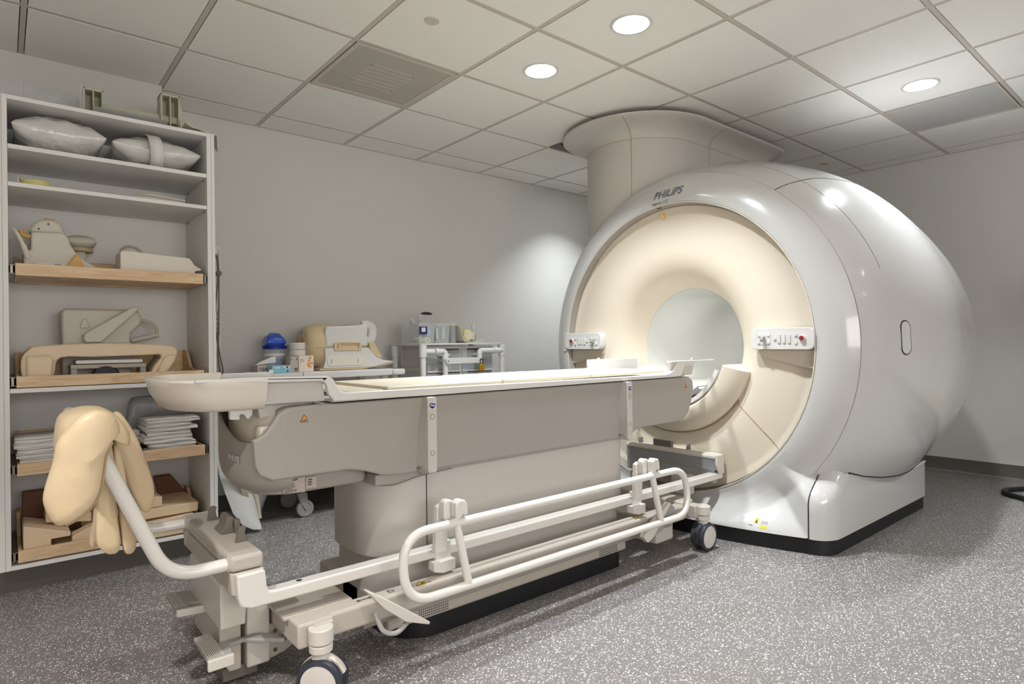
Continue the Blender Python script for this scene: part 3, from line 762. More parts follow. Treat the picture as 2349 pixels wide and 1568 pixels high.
# concave deck
secs = []
for x in (.83, 1.2, 2.0, 2.72):
    P = []
    for k in range(13):
        u = -1+2*k/12; P.append((x, TY+u*.25, .868+.008*abs(u)**3))
    for k in range(13):
        u = 1-2*k/12; P.append((x, TY+u*.25, .862-.0*abs(u)))
    secs.append(P)
obj('deck', loft(NB(), secs), WHITE, top)
# gantry-end upstand and tongue
def upsec(x, zl, zr): pass
def wing(s, xa_, xb, tip):
    Y = lambda d: TY+s*d
    secs = [[(xa_+.05, Y(.19), .868), (xb-.02, Y(.19), .868), (xb-.02, Y(.19), .880), (xa_+.05, Y(.19), .880)], [(xa_+.03, Y(.222), .868), (xb-.01, Y(.222), .868), (xb-.01, Y(.215), .895), (xa_+.03, Y(.215), .895)],
            [(xa_+.01, Y(.25), .90), (xb, Y(.25), .90), (xb, Y(.232), .925), (xa_+.01, Y(.232), .925)], [(xa_, Y(.262), .938), (xb, Y(.262), .938), (xb, Y(.24), .944), (xa_, Y(.24), .944)]]
    obj('end_wing', loft(NB(), secs), WHITE, top, bevel=.004)
    obj('wing_flange', prism(NB(), [(xa_, Y(.235)), (xb-.02, Y(.235)), (tip, Y(.262)), (tip, Y(.270)), (xa_, Y(.268))], .937, .945, 'z'), WHITE, top, bevel=.002)
wing(-1, 2.66, 2.88, 3.055)
obj('end_bracket', prism(NB(), [(2.755, .868), (2.775, .90), (2.80, .93), (2.88, .936), (2.865, .868)], 1.905, 1.98, 'y'), TABLE2, top, bevel=.008)
obj('end_buffer', B(2.78, 2.86, 1.95, 2.37, .858, .868), WHITE, top, bevel=.003)
for xx, yy in ((2.87, 1.91), (2.68, 2.415), (2.80, 2.415), (.80, 2.41)):
    bm = NB(); cyl(bm, (xx, yy-.005, .948), .009, .010, 'y'); obj('strap_stud', bm, WHITE, top, bevel=.003)
# far arm rest boards
for x0_, x1_ in ((.62, .80), (2.59, 3.03)):
    obj('arm_board', prism(NB(), rrect(x0_, x1_, .875, .948, .012, 4), 2.405, 2.428, 'y'), WHITE, top, bevel=.004)
# head tray: bowl
tray = []
for f, z in ((0, .950), (.0, .940), (.03, .915), (.07, .885), (.16, .862), (.30, .852)):
    P = []
    x0_ = .368+(.10*f/.3 if f else 0); hw = .262-f*.25
    for k in range(25):
        a = -pi/2-pi*k/24; P.append((x0_+.10-.10*abs(cos(a))**.8*(1), TY-hw*sin(a)*-1, z))
    P = [(x, y, z) for x, y, z in P]+[(.64, TY-hw, z), (.64, TY+hw, z)] if 0 else [(.62, TY+hw, z)]+[(x, 2*TY-y, z) for x, y, z in P][::1]+[(.62, TY-hw, z)]
    tray.append(P)
def trayring(z, x0_, hw, xe=.62, n=24):
    P = [(xe, TY-hw, z)]
    for k in range(n+1):
        a = pi*k/n; P.append((x0_+.13-.13*sin(a)**.8, TY-hw*cos(a), z))
    P.append((xe, TY+hw, z)); return P
rows = [trayring(.953, .346, .266), trayring(.945, .343, .268), trayring(.930, .350, .260), trayring(.905, .356, .254), trayring(.885, .368, .245), trayring(.866, .378, .236), trayring(.856, .395, .22), trayring(.853, .415, .20), ]
inner = [trayring(.953, .346, .266), trayring(.953, .366, .246), trayring(.94, .372, .238), trayring(.915, .385, .23), trayring(.895, .41, .21), trayring(.888, .43, .19)]
bm = NB()
def rowv(P): return [bm.verts.new(p) for p in P]
R_ = [rowv(P) for P in rows]; I_ = [R_[0]]+[rowv(P) for P in inner[1:]]
for L_ in (R_, I_):
    for a, b_ in zip(L_, L_[1:]):
        for i in range(len(a)-1): bm.faces.new((a[i], a[i+1], b_[i+1], b_[i]))
bm.faces.new(R_[-1]); bm.faces.new(I_[-1])
obj('head_tray', bm, WARMW, top, angle=50)
obj('tray_rim_near', prism(NB(), [(.42, .945), (.61, .938), (.80, .934), (.81, .942), (.81, .949), (.6, .955), (.42, .955)], 1.893, 1.925, 'y'), WHITE, top, bevel=.003)
obj('tray_side_block', prism(NB(), [(.612, .936), (.806, .933), (.812, .866), (.606, .868)], 1.925, 2.395, 'y'), TABLE2, top, bevel=.004)
obj('tray_under_block', prism(NB(), [(.609, .866), (.80, .866), (.78, .858), (.70, .850), (.644, .825), (.616, .822)], 1.96, 2.36, 'y'), TABLE2, top, bevel=.006)
hk = [(.531, .869), (.601, .869), (.597, .835)]+[(.585, .822), (.578, .828), (.575, .837), (.566, .841), (.558, .836), (.562, .828), (.556, .823), (.531, .826)]
for y0 in (1.97, 2.33): obj('strap_hook', prism(NB(), hk, y0, y0+.02, 'y'), WHITE, top, bevel=.003)

# ---- mattress pads lying on the tabletop
def padslab(x0_, x1_, z0, hgt, hw, label, wedge=0.):
    secs = []
    n = 10
    for i in range(n+1):
        x = x0_+(x1_-x0_)*i/n; e = 1
        h_ = hgt*(1 if wedge == 0 else min(1, .25+.75*(x-x0_)/wedge))
        P = [(x, TY+u*hw, z0+.006*abs(u)**3) for u in [-1+2*k/10 for k in range(11)]]+[(x, TY-u*hw, z0+h_) for u in [-1+2*k/10 for k in range(11)]]
        secs.append(P)
    o = obj('table_mattress', loft(NB(), secs), PAD, bevel=.006, seg=3); return tag(o, label, 'mattress', 'cream mattress pads on the scanner table')
padslab(.90, 1.03, .879, .012, .225, 'thin cream end flap of the scanner mattress beside the head tray')
padslab(1.04, 1.56, .879, .022, .235, 'cream mattress section on the tabletop nearest the head tray')
padslab(1.565, 2.08, .879, .023, .235, 'cream mattress section in the middle of the tabletop')
padslab(2.085, 2.64, .879, .022, .235, 'cream mattress section on the tabletop nearest the bore')

# ================================================================== DOCKED TROLLEY
tr = thing('patient_trolley', 'low white and beige wheeled trolley docked around the table pedestal', 'trolley', (1.65, TY, 0))
NY, FY = 1.86, 2.46
# left end box
obj('end_box', prism(NB(), [(.497, .398), (.497, .444), (.592, .444), (.592, .398)], NY, FY, 'y'), TROL, tr, bevel=.012, seg=4)
obj('end_box_lower', prism(NB(), [(.499, .396), (.592, .396), (.60, .32), (.525, .32), (.502, .335)], NY+.001, FY-.001, 'y'), TROL, tr, bevel=.004)
# rails
for y0, s in ((1.842, 1),):
    P = [(.522, .30), (.55, .289), (.60, .289), (2.95, .289), (3.044, .289), (3.052, .305), (3.046, .3255), (.615, .3255), (.60, .329), (.595, .345), (.590, .394), (.512, .394), (.514, .33)]
    obj('side_frame_rail', prism(NB(), P, y0, y0+.05, 'y'), ENAMEL, tr, bevel=.006)
bm = NB(); cyl(bm, (.70, NY+.012, .3245), .009, .0015); obj('rail_hole', bm, INK, tr)
# right dock end
obj('dock_plate', prism(NB(), rrect(NY-.02, FY, .34, .402, .012, 3), 2.975, 2.985, 'x'), CLEARD, tr, bevel=.002)
obj('dock_top', prism(NB(), [(2.972, .402), (3.045, .402), (3.045, .426), (2.99, .428), (2.972, .42)], NY-.02, FY, 'y'), TROLL, tr, bevel=.006)
obj('dock_end_cheek', prism(NB(), [(2.972, .426), (3.045, .426), (3.045, .32), (3.0, .32), (2.985, .35), (2.972, .37)], NY-.03, NY-.015, 'y'), TROLL, tr, bevel=.005)
obj('dock_panel', B(2.982, 3.03, NY, FY, .265, .40), GREYP, tr, bevel=.006)
obj('dock_box', B(2.93, 2.985, 1.98, 2.1, .19, .30), TROLL, tr, bevel=.006)
# grippers
def gripper(x, y, z, s, par=tr, hgt=.05):
    bm = prism(NB(), [(x, z), (x+.032*s, z), (x+.026*s, z+hgt*.6), (x+.03*s, z+hgt*.9), (x+.02*s, z+hgt), (x+.008*s, z+hgt*.9)], y-.008, y+.008, 'y'); return obj('gripper', bm, DKGREY, par, bevel=.002)
gripper(.545, 2.31, .443, 1); gripper(.55, 1.995, .443, 1); gripper(3.01, 2.385, .42, 1, hgt=.042); gripper(3.01, 2.045, .42, 1, hgt=.042)
bm = prism(NB(), [(.54, .443), (.58, .443), (.575, .47), (.578, .495), (.56, .50), (.553, .485), (.55, .465), (.535, .452)], 2.105, 2.185, 'y'); cb = obj('catch_block', bm, DKGREY, tr, bevel=.004)
obj('catch_plate', B(.575, .592, 2.09, 2.115, .443, .488), DKGREY, cb, bevel=.003)
obj('catch_block', B(3.0, 3.025, 2.145, 2.275, .42, .468), DKGREY, tr, bevel=.006)
# steering handle: one bent pipe
path = fillet([(.51, NY+.03, .418), (.345, NY+.03, .418), (.165, NY+.03, .845), (.165, FY-.03, .845), (.345, FY-.03, .418), (.51, FY-.03, .418)], [0, .16, .06, .06, .16, 0], 10)
obj('push_handle', tube(NB(), path, .0185, 20), ENAMEL, tr, angle=60)
for yy in (NY+.03, FY-.03):
    bm = NB(); cyl(bm, (.495, yy, .418), .024, .012, 'x'); obj('handle_collar', bm, TROL, tr, bevel=.002)
# centre post, boxes and crossbeam
obj('centre_post', prism(NB(), [(.498, .33), (.52, .345), (.58, .345), (.570, .197), (.498, .197)], 1.97, 2.35, 'y'), TROLL, tr, bevel=.004)
obj('post_foot', prism(NB(), [(.503, .20), (.565, .20), (.565, .05), (.53, .05), (.503, .10)], 2.0, 2.32, 'y'), TROL, tr, bevel=.004)
obj('drive_box', B(.578, .648, 1.985, 2.335, .05, .242), TROLL, tr, bevel=.006)
obj('drive_box_end', prism(NB(), [(.65, .05), (.65, .16), (.72, .16), (.76, .09), (.70, .06)], 2.0, 2.32, 'y'), TROL, tr, bevel=.003)
bm = NB()
for zz in (.135, .075): cyl(bm, (.668, 1.9965, zz), .006, .004, 'y', 12)
obj('cover_screw', bm, CHROME, tr)
obj('crossbeam', prism(NB(), [(.655, 1.765), (.765, 1.765), (.765, 1.98), (.70, 2.0), (.70, 2.555), (.655, 2.555)], .162, .235, 'z'), TROL, tr, bevel=.008)
obj('crossbeam_plate', B(.64, .86, 1.84, 1.99, .225, .2365), TROL, tr, bevel=.003)
bm = lathe(NB(), [(.0001, 1.762), (.018, 1.7625), (.021, 1.766)], (.705, 0, .197), 'y'); 
obj('beam_cap', bm, GREYP, tr)
obj('black_foot', B(.515, .62, 2.02, 2.3, .012, .052), DKGREY, tr, bevel=.004)
for s in (0,):
    y0 = 1.785
    P = [(.76, .160), (2.60, .160), (2.62, .168), (2.62, .224), (2.60, .232), (.76, .232)]
    obj('lower_beam', prism(NB(), P, y0, y0+.062, 'y'), TROL, tr, bevel=.01, seg=3)
obj('rear_crossbeam', B(2.60, 2.70, 1.80, 2.52, .165, .245), TROL, tr, bevel=.01)
obj('rear_housing', B(2.46, 2.60, 1.85, 2.47, .05, .17), TROLL, tr, bevel=.012)
# deck strip between beam and pedestal
obj('inner_skirt', B(.9, 2.58, 1.846, 1.862, .12, .222), TABLE, tr, bevel=.003)
tri('warning_sticker', 1.12, .2328, .001, 1.8, tr)
def flat(name, pts, z, m): return obj(name, prism(NB(), pts, z, z+.0008, 'z'), m, tr, smooth=False)
for xx in (1.10, 2.26):
    flat('warning_sticker', [(xx-.03, 1.795), (xx+.03, 1.795), (xx, 1.828)], .2322, INK)
    flat('warning_sticker', [(xx-.024, 1.7985), (xx+.024, 1.7985), (xx, 1.824)], .2326, YELLOW)
    flat('warning_symbol', [(xx-.01, 1.80), (xx+.012, 1.80), (xx+.008, 1.806), (xx-.004, 1.812)], .2330, INK)
bm = NB()
for p in ([(.86, 1.815), (.872, 1.823), (.872, 1.817), (.905, 1.817), (.905, 1.823), (.917, 1.815), (.905, 1.807), (.905, 1.813), (.872, 1.813), (.872, 1.807)],): prism(bm, p, .2322, .233, 'z')
tube(bm, [(.985+.011*cos(2*pi*k/16), 1.815+.008*sin(2*pi*k/16), .2326) for k in range(16)], .0011, 5, True)
box(bm, .975, .978, 1.808, 1.83, .2322, .233)
obj('pedal_symbols', bm, INK, tr, smooth=False)
# casters
def caster(cx_, cy_, label=None, rear=False, turn=0):
    b = tr
    ho = NB(); cyl(ho, (cx_, cy_, .178), .036, .045); cyl(ho, (cx_, cy_, .152), .034, .024); c0 = obj('caster', ho, TROLL, b, bevel=.004)
    ne = NB(); cyl(ne, (cx_, cy_, .10), .026, .055); box(ne, cx_-.02, cx_+.035, cy_-.012, cy_+.012, .06, .14); obj('caster_fork', ne, TROLL, c0, bevel=.004)
    for s in (-1, 1):
        yy = cy_+s*.024
        w = lathe(NB(), [(.056, yy-.013), (.066, yy-.010), (.069, yy), (.066, yy+.010), (.056, yy+.013), (.056, yy-.013)], (cx_+.005, 0, .0695), 'y', 40); obj('tyre', w, NAVY, c0)
        h = lathe(NB(), [(.0001, yy+s*.0145), (.03, yy+s*.014), (.054, yy+s*.011), (.056, yy), (.0001, yy)], (cx_+.005, 0, .0695), 'y', 40); obj('wheel_disc', h, TROLL, c0)
    ca = lathe(NB(), [(.072, cy_-.013), (.074, cy_), (.072, cy_+.013), (.068, cy_+.013), (.068, cy_-.013)], (cx_+.005, 0, .0695), 'y', 24, radians(20), radians(160)); obj('wheel_guard', ca, NAVY if rear else TROLL, c0)
    if turn:
        M = Matrix.Translation((cx_, cy_, 0)) @ Matrix.Rotation(radians(turn), 4, 'Z') @ Matrix.Translation((-cx_, -cy_, 0)); B0 = Vector(tr.location)
        for ch in c0.children:
            for v in ch.data.vertices: v.co = (M @ (v.co+B0))-B0
    return c0
caster(.715, 1.745, turn=-46); caster(.675, 2.575, turn=-40); caster(2.70, 1.745, rear=True); caster(2.70, 2.575, rear=True)
for (xx, yy) in ((.74, 1.77), (.675, 2.53), (2.68, 1.77), (2.68, 2.53)): obj('caster_mount', B(xx-.04, xx+.02, yy-.02, yy+.03, .165, .228), TROL, tr, bevel=.006)
# foot pedals at the head end
bm = NB(); prism(bm, [(.444, 1.89), (.511, 1.893), (.52, 1.955), (.56, 1.965), (.655, 1.88), (.675, 1.905), (.60, 1.98), (.497, 1.984), (.495, 2.075), (.445, 2.07)], .143, .157, 'z'); pd = obj('brake_pedal', bm, GREYP, tr, bevel=.004, label='large grey brake pedal')
bm = NB()
for k in range(9): box(bm, .447+.005*k*1.0, .4495+.005*k, 1.90, 2.065, .1565, .159)
obj('pedal_grips', bm, TROLL, pd)
obj('pedal_lip', B(.442, .512, 1.878, 1.892, .128, .160), TROLL, pd, bevel=.003)
bm = NB(); prism(bm, [(.424, 2.2), (.46, 2.19), (.47, 2.24), (.52, 2.22), (.52, 2.34), (.48, 2.36), (.426, 2.38)], .192, .205, 'z'); pd2 = obj('release_pedal', bm, GREYP, tr, bevel=.004, label='small grey release pedal')
bm = NB()
for k in range(6): box(bm, .427+.005*k, .429+.005*k, 2.22, 2.37, .2045, .207)
obj('pedal_grips', bm, TROLL, pd2)
obj('pedal_lip', prism(NB(), [(.424, 2.185), (.52, 2.165), (.52, 2.18), (.424, 2.2)], .185, .208, 'z'), TROLL, pd2, bevel=.003)
# lever pedals on the near beam
bm = NB(); prism(bm, [(.845, .300), (.852, .300), (.915, .258), (.985, .205), (1.065, .145), (1.06, .138), (.975, .172), (.90, .235)], 1.70, 1.735, 'y'); lv = obj('side_lever', bm, TROLL, tr, bevel=.003)
tube_ = tube(NB(), cr([(.90, 1.76, .20), (.905, 1.72, .16), (.94, 1.70, .15), (.99, 1.72, .16)], 5, False), .008, 10); obj('lever_arm', tube_, GREYP, lv)
bm = NB(); prism(bm, [(2.40, .286), (2.425, .286), (2.285, .150), (2.245, .135), (2.215, .165), (2.225, .178)], 1.735, 1.76, 'y'); lv2 = obj('side_lever', bm, TROLL, tr, bevel=.003)
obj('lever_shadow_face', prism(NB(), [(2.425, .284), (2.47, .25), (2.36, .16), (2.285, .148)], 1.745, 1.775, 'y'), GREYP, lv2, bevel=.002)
# folded-down side rail
def tilt_y(z): return 1.735-(.42-z)*.0
sr = obj('side_guard', tube(NB(), fillet([(.985, 1.722, .215), (.985, 1.742, .432), (2.545, 1.742, .432), (2.545, 1.722, .215)], .105, 10, closed=True), .0155, 16, closed=True), ENAMEL, tr, angle=60, label='white tubular side guard folded down')
for xx, xb in ((1.195, 1.225), (2.285, 2.315)):
    s_ = -1 if xx > 2 else 1
    obj('guard_strut', tube(NB(), [(xx, 1.745, .45), (xx+.004, 1.742, .432), (xb+.01, 1.722, .216)], .0145, 14), ENAMEL, sr, angle=60)
    g = obj('guard_hinge', prism(NB(), rrect(xx-.03, xx+.012, .435, .508, .018, 4), 1.765, 1.80, 'y'), ENAMEL, sr, bevel=.004)
    obj('hinge_knuckle', prism(NB(), [(xx-.004, .45), (xx-.006, .50), (xx+.012, .512), (xx+.034, .508), (xx+.042, .495), (xx+.046, .46), (xx+.034, .452), (xx+.026, .462), (xx+.01, .44)], 1.728, 1.764, 'y'), ENAMEL, sr, bevel=.005)
    obj('guard_bracket', prism(NB(), [(xx-.045, .32), (xx-.035, .48), (xx-.01, .49), (xx+.01, .44), (xx+.005, .32)], 1.80, 1.825, 'y'), ENAMEL, sr, bevel=.004)
    obj('bracket_foot', prism(NB(), [(xx-.04, .283), (xx+.05, .283), (xx+.05, .243), (xx+.0, .238), (xx-.04, .25)], 1.815, 1.858, 'y'), ENAMEL, sr, bevel=.004)
    obj('bracket_clamp', B(xx-.02, xx+.045, 1.835, 1.859, .262, .345), ENAMEL, sr, bevel=.004)
bm = NB(); tube(bm, [(1.24, 1.81, .405), (2.26, 1.81, .405)], .0025, 6); obj('guard_cable', bm, WARMW, sr)
bm = NB(); cyl(bm, (1.205, 1.858, .385), .012, .002, 'y'); st = obj('round_sticker', bm, NAVYS, tr); text('sticker_text', 'Flex\nTrak', .010, (1.205, 1.8574, .389), (1, 0, 0), UPZ, PAPER, st, ext=.0003)

# ================================================================== STORAGE CABINET
YC, YBK = 3.35, 3.838
cab = thing('storage_cabinet', 'tall open white storage cabinet with pull-out wooden trays', 'cabinet', (.42, 3.6, 0))
obj('side_panel', B(-.012, .028, YC, YBK, .108, 2.128), MELA, cab, bevel=.001)
obj('side_panel', B(.806, .842, YC, YBK, .0, 2.128), MELA, cab, bevel=.001)
bm = NB(); box(bm, .8255, .8265, YC-.0006, YC, .0, 2.128); box(bm, .0085, .0095, YC-.0006, YC, .108, 2.128); obj('edge_joint', bm, SEAMM, cab, smooth=False)
obj('back_panel', B(.028, .806, 3.822, YBK, .108, 2.128), MELA, cab)
obj('top_panel', B(.028, .806, YC, 3.822, 2.110, 2.128), MELA, cab, bevel=.001)
for z0, z1 in ((1.901, 1.920), (1.741, 1.759), (.859, .878)): obj('shelf', B(.029, .805, YC+.001, 3.822, z0, z1), MELA, cab, bevel=.001)
obj('bottom_panel', B(.028, .806, YC, 3.822, .108, .125), MELA, cab, bevel=.001)
obj('toe_kick', B(-.2, .806, YC+.07, YC+.09, 0, .108), BASEB, cab)
bm = NB()
for k in range(58):
    zz = .2+.032*k
    for yy in (YC+.05, 3.76): box(bm, .8052, .8062, yy-.002, yy+.002, zz, zz+.004); box(bm, .0278, .0288, yy-.002, yy+.002, zz, zz+.004)
obj('peg_hole', bm, INK, cab, smooth=False); bpy.data.objects['peg_hole']['kind'] = 'stuff'
for zt in (1.9, 1.74):
    for yy in (YC+.06, 3.75):
        bm = NB(); cyl(bm, (.799, yy, zt-.006), .003, .008, 'x', 10); obj('shelf_pin', bm, DKGREY, cab)
def drawer(z0, z1, back_h, side_h, scoop=False):
    d = obj('pull_out_tray', B(.05, .786, YC+.004, YC+.022, z0, z1), WOOD, cab, bevel=.002)
    obj('tray_floor', B(.05, .786, YC+.022, 3.78, z0+.008, z0+.02), WOOD, d)
    for xa_, xb in ((.05, .064), (.772, .786)):
        pts = [(YC+.022, z0), (3.78, z0), (3.78, z0+back_h), (3.70, z0+back_h), (3.60, z0+side_h+.01), (3.55, z0+side_h), (YC+.022, z0+side_h)]
        obj('tray_side', prism(NB(), pts, xa_, xb, 'x'), WOOD, d, bevel=.001)
    obj('tray_back', B(.064, .772, 3.766, 3.78, z0, z0+back_h), WOOD, d)
    for xa_, xb in ((.029, .049), (.787, .805)):
        bm = NB(); box(bm, xa_, xb, YC+.012, 3.76, z0+.006, z0+.010); box(bm, xa_, xb, YC+.012, 3.76, z0+.042, z0+.046); box(bm, xa_+.004, xb-.006, YC+.010, 3.76, z0+.008, z0+.044)
        obj('drawer_slide', bm, CHROME, d, bevel=.001)
    return d
drawer(1.3626, 1.415, .12, .05); drawer(.881, .930, .15, .05, True); drawer(.504, .5556, .15, .05); drawer(.133, .184, .15, .05)

# ---- things on the shelves
def smoothobj(o): return o
def pillow(c, w, d, h, label, seed):
    bm = blob(c, w, d, h, 2.2, 26, .018, seed, ears=.06)
    return tag(obj('pillow', bm, WRAP, sub=1, angle=180), label, 'pillow')
pillow((.213, 3.58, 2.014), .352, .45, .184, 'left pillow in clear plastic wrap on the top shelf, larger of two', 2.3)
p2 = pillow((.594, 3.58, 2.008), .388, .44, .165, 'right pillow in plastic wrap with a white paper band, top shelf', 7.1)
# paper band round the second pillow
ring = []
for k in range(28):
    a = 2*pi*k/28; ring.append((3.57+.232*math.copysign(abs(cos(a))**.8, cos(a)), 2.008+.094*math.copysign(abs(sin(a))**.9, sin(a))))
bm = NB(); A_ = [bm.verts.new((.556+(2.0-z)*.12, y, max(z, 1.922))) for y, z in ring]; B_ = [bm.verts.new((.612+(2.0-z)*.12, y, max(z, 1.922))) for y, z in ring]
for i in range(28): bm.faces.new((A_[i], A_[(i+1) % 28], B_[(i+1) % 28], B_[i]))
o = obj('paper_band', bm, PAPER, p2); o.modifiers.new('s', 'SOLIDIFY').thickness = .0015
t = thing('strap_ring', 'low cream ring coil with a loop at the left end of the second shelf', 'coil', (.12, 3.5, 1.759))
obj('ring_band', lathe(NB(), [(.058, 1.76), (.060, 1.792), (.058, 1.800), (.050, 1.800), (.050, 1.76), (.058, 1.76)], (.125, 3.5, 0)), PALEY, t, angle=50)
obj('ring_loop', tube(NB(), fillet([(.064, 3.44, 1.763), (.064, 3.44, 1.803), (.072, 3.455, 1.81), (.075, 3.47, 1.80)], .01), .005, 8), WARMW, t)
bpy.context.view_layer.update()
o = obj('coiled_cable', tube(NB(), cr([(.48, 3.48, 1.766), (.50, 3.40, 1.772), (.60, 3.39, 1.768), (.70, 3.40, 1.768), (.735, 3.46, 1.766), (.70, 3.5, 1.775), (.60, 3.48, 1.778), (.52, 3.45, 1.784), (.55, 3.41, 1.79), (.64, 3.41, 1.786), (.72, 3.42, 1.784)], 6, False), .0055, 8), WARMW)
tag(o, 'white coiled cable lying on the right of the second shelf', 'cable')
# top of the cabinet
t = thing('coil_holder', 'pale green ribbed plastic holder with two uprights on top of the cabinet', 'holder', (.54, 3.55, 2.128))
obj('holder_bar', prism(NB(), [(.38, 2.19), (.74, 2.19), (.74, 2.225), (.39, 2.222)], 3.5, 3.56, 'y'), OLIVE, t, bevel=.004)
def upright(x0_, x1_, zt, flip=1):
    w = .008; y0, y1 = 3.47, 3.56
    bm = NB(); box(bm, x0_, x1_, y1-.008, y1, 2.13, zt); box(bm, x0_, x1_, y0, y1, zt-.01, zt); box(bm, x0_, x0_+w, y0, y1, 2.13, zt); box(bm, x1_-w, x1_, y0, y1, 2.13, zt); m_ = (x0_+x1_)/2; box(bm, m_-.003, m_+.003, y0, y1, 2.13, zt)
    obj('holder_upright', bm, OLIVE, t, bevel=.002)
upright(.305, .385, 2.272); upright(.625, .712, 2.325)
obj('holder_foot', prism(NB(), [(.712, 2.30), (.70, 2.13), (.775, 2.13), (.76, 2.15), (.74, 2.19), (.722, 2.25)], 3.47, 3.56, 'y'), OLIVE, t, bevel=.004)
tag(obj('flat_plastic_tray', B(.335, .64, 3.385, 3.46, 2.13, 2.165), CLEARD, bevel=.004), 'smoky flat plastic tray along the front of the cabinet top', 'tray')
t = thing('clear_plastic_sleeve', 'long clear corrugated plastic sleeve on the left of the cabinet top', 'sleeve', (.14, 3.6, 2.128))
bm = NB(); prism(bm, [(-.02, 2.13), (-.02, 2.27), (.08, 2.275), (.22, 2.268), (.297, 2.235), (.297, 2.13)], 3.55, 3.68, 'y'); obj('sleeve_body', bm, CLEAR, t, bevel=.006)
bm = NB()
for xx in (.02, .055, .09, .13, .17, .21, .25): tube(bm, [(xx, 3.549, 2.14), (xx, 3.549, 2.262)], .0015, 6)
obj('sleeve_rib', bm, CLEAR, t)
obj('clear_bracket', prism(NB(), [(.292, 2.13), (.292, 2.28), (.306, 2.285), (.31, 2.13)], 3.46, 3.5, 'y'), CLEAR, t, bevel=.003)
bm = NB(); rows_ = []
for i in range(15):
    u = i/14; row = []
    for j in range(10):
        v = j/9; x = .715+.148*u; z = 2.134+.03*(1-u)**2+.004*sin(u*17+j)+.002*sin(j*2.3)
        if u > .93: z = 2.132
        row.append(bm.verts.new((x, 3.36+.2*v, z)))
    rows_.append(row)
row = [bm.verts.new((.868+.004*sin(j), 3.37+.18*j/9, 2.128-.06-.015*sin(j*1.3))) for j in range(10)]; rows_.append(row)
for a, b_ in zip(rows_, rows_[1:]):
    for j in range(9): bm.faces.new((a[j], a[j+1], b_[j+1], b_[j]))
o = obj('draped_cloth', bm, WARMW, angle=180); o.modifiers.new('s', 'SOLIDIFY').thickness = .003
tag(o, 'thin off-white cloth draped over the right corner of the cabinet top', 'cloth')
bpy.context.view_layer.update()

# ---- first wooden tray: breast or neck coil with pad, flat coil
TZ = 1.3826
t = thing('head_neck_coil', 'grey head and neck coil with amber wedge on the upper wooden tray', 'coil', (.2, 3.5, TZ))
obj('coil_shell', prism(NB(), [(.081, TZ+.003), (.079, 1.478), (.106, 1.487), (.107, 1.567), (.214, 1.575), (.228, 1.570), (.240, 1.555), (.252, 1.517), (.274, 1.480), (.300, 1.457), (.345, 1.428), (.36, TZ+.02), (.36, TZ+.003)], 3.44, 3.60, 'y'), COIL, t, bevel=.008)
obj('coil_dome', prism(NB(), [(.100, 1.566), (.111, 1.598), (.128, 1.620), (.150, 1.631), (.185, 1.633), (.213, 1.620), (.222, 1.60), (.234, 1.568)], 3.46, 3.59, 'y'), COIL, t, bevel=.014, seg=4)
obj('dome_latch', B(.155, .195, 3.49, 3.52, 1.628, 1.640), YEL, t, bevel=.004)
bm = NB(); cyl(bm, (.2, 3.48, 1.62), .012, .03, 'y'); obj('dome_knob', bm, COIL, t, bevel=.002)
bm = NB(); cyl(bm, (.135, 3.457, 1.585), .004, .005, 'y', 12); cyl(bm, (.17, 3.457, 1.61), .004, .004, 'y', 12); obj('screw', bm, INK, t)
obj('coil_arm', tube(NB(), cr([(.045, 3.44, 1.575), (.06, 3.43, 1.55), (.08, 3.43, 1.50), (.095, 3.44, 1.45)], 4, False), [.006]*4+[.008]*4+[.011]*5, 12), WARMW, t)
obj('amber_hook', tube(NB(), cr([(.072, 3.45, 1.572), (.08, 3.45, 1.55), (.105, 3.45, 1.547)], 4, False), .010, 10), YEL, t)
obj('amber_wedge', prism(NB(), [(.272, 1.483), (.312, TZ+.004), (.225, TZ+.004), (.232, 1.42)], 3.415, 3.437, 'y'), YEL, t, bevel=.004, label='amber plastic wedge')
obj('barcode_label', B(.13, .226, 3.4385, 3.4395, 1.40, 1.432), PAPER, t, smooth=False)
marks('label_print', (.19, 3.4384, 1.430), (1, 0, 0), UPZ, .032, .012, 2, INK, t, 11)
t = thing('round_pad_coil', 'round grey disc coil standing behind the head coil on the upper tray', 'coil', (.31, 3.69, TZ))
obj('disc_top', blob((.305, 3.68, 1.567), .13, .16, .07, 2.6, 14, 0, 0), COIL, t, angle=180, sub=1)
obj('disc_rim', lathe(NB(), [(.0001, 1.52), (.05, 1.52), (.056, 1.526), (.05, 1.54), (.0001, 1.54)], (.305, 3.68, 0)), COILT, t)
obj('disc_stand', B(.285, .325, 3.66, 3.70, TZ+.001, 1.525), COIL, t, bevel=.004)
t = thing('flat_coil', 'flat white rectangular coil with a sloping lip and bent cable', 'coil', (.61, 3.5, TZ))
obj('coil_body', prism(NB(), [(.437, TZ+.003), (.437, 1.500), (.444, 1.509), (.48, 1.508), (.732, 1.495), (.745, 1.480), (.757, 1.46), (.788, 1.443), (.788, 1.434), (.76, 1.43), (.755, TZ+.003)], 3.40, 3.56, 'y'), WARMW, t, bevel=.006)
obj('coil_cable', tube(NB(), cr([(.463, 3.56, 1.50), (.47, 3.6, 1.54), (.50, 3.62, 1.56), (.54, 3.62, 1.55), (.57, 3.6, 1.51), (.58, 3.6, 1.45)], 5, False), .007, 10), GREYC, t)
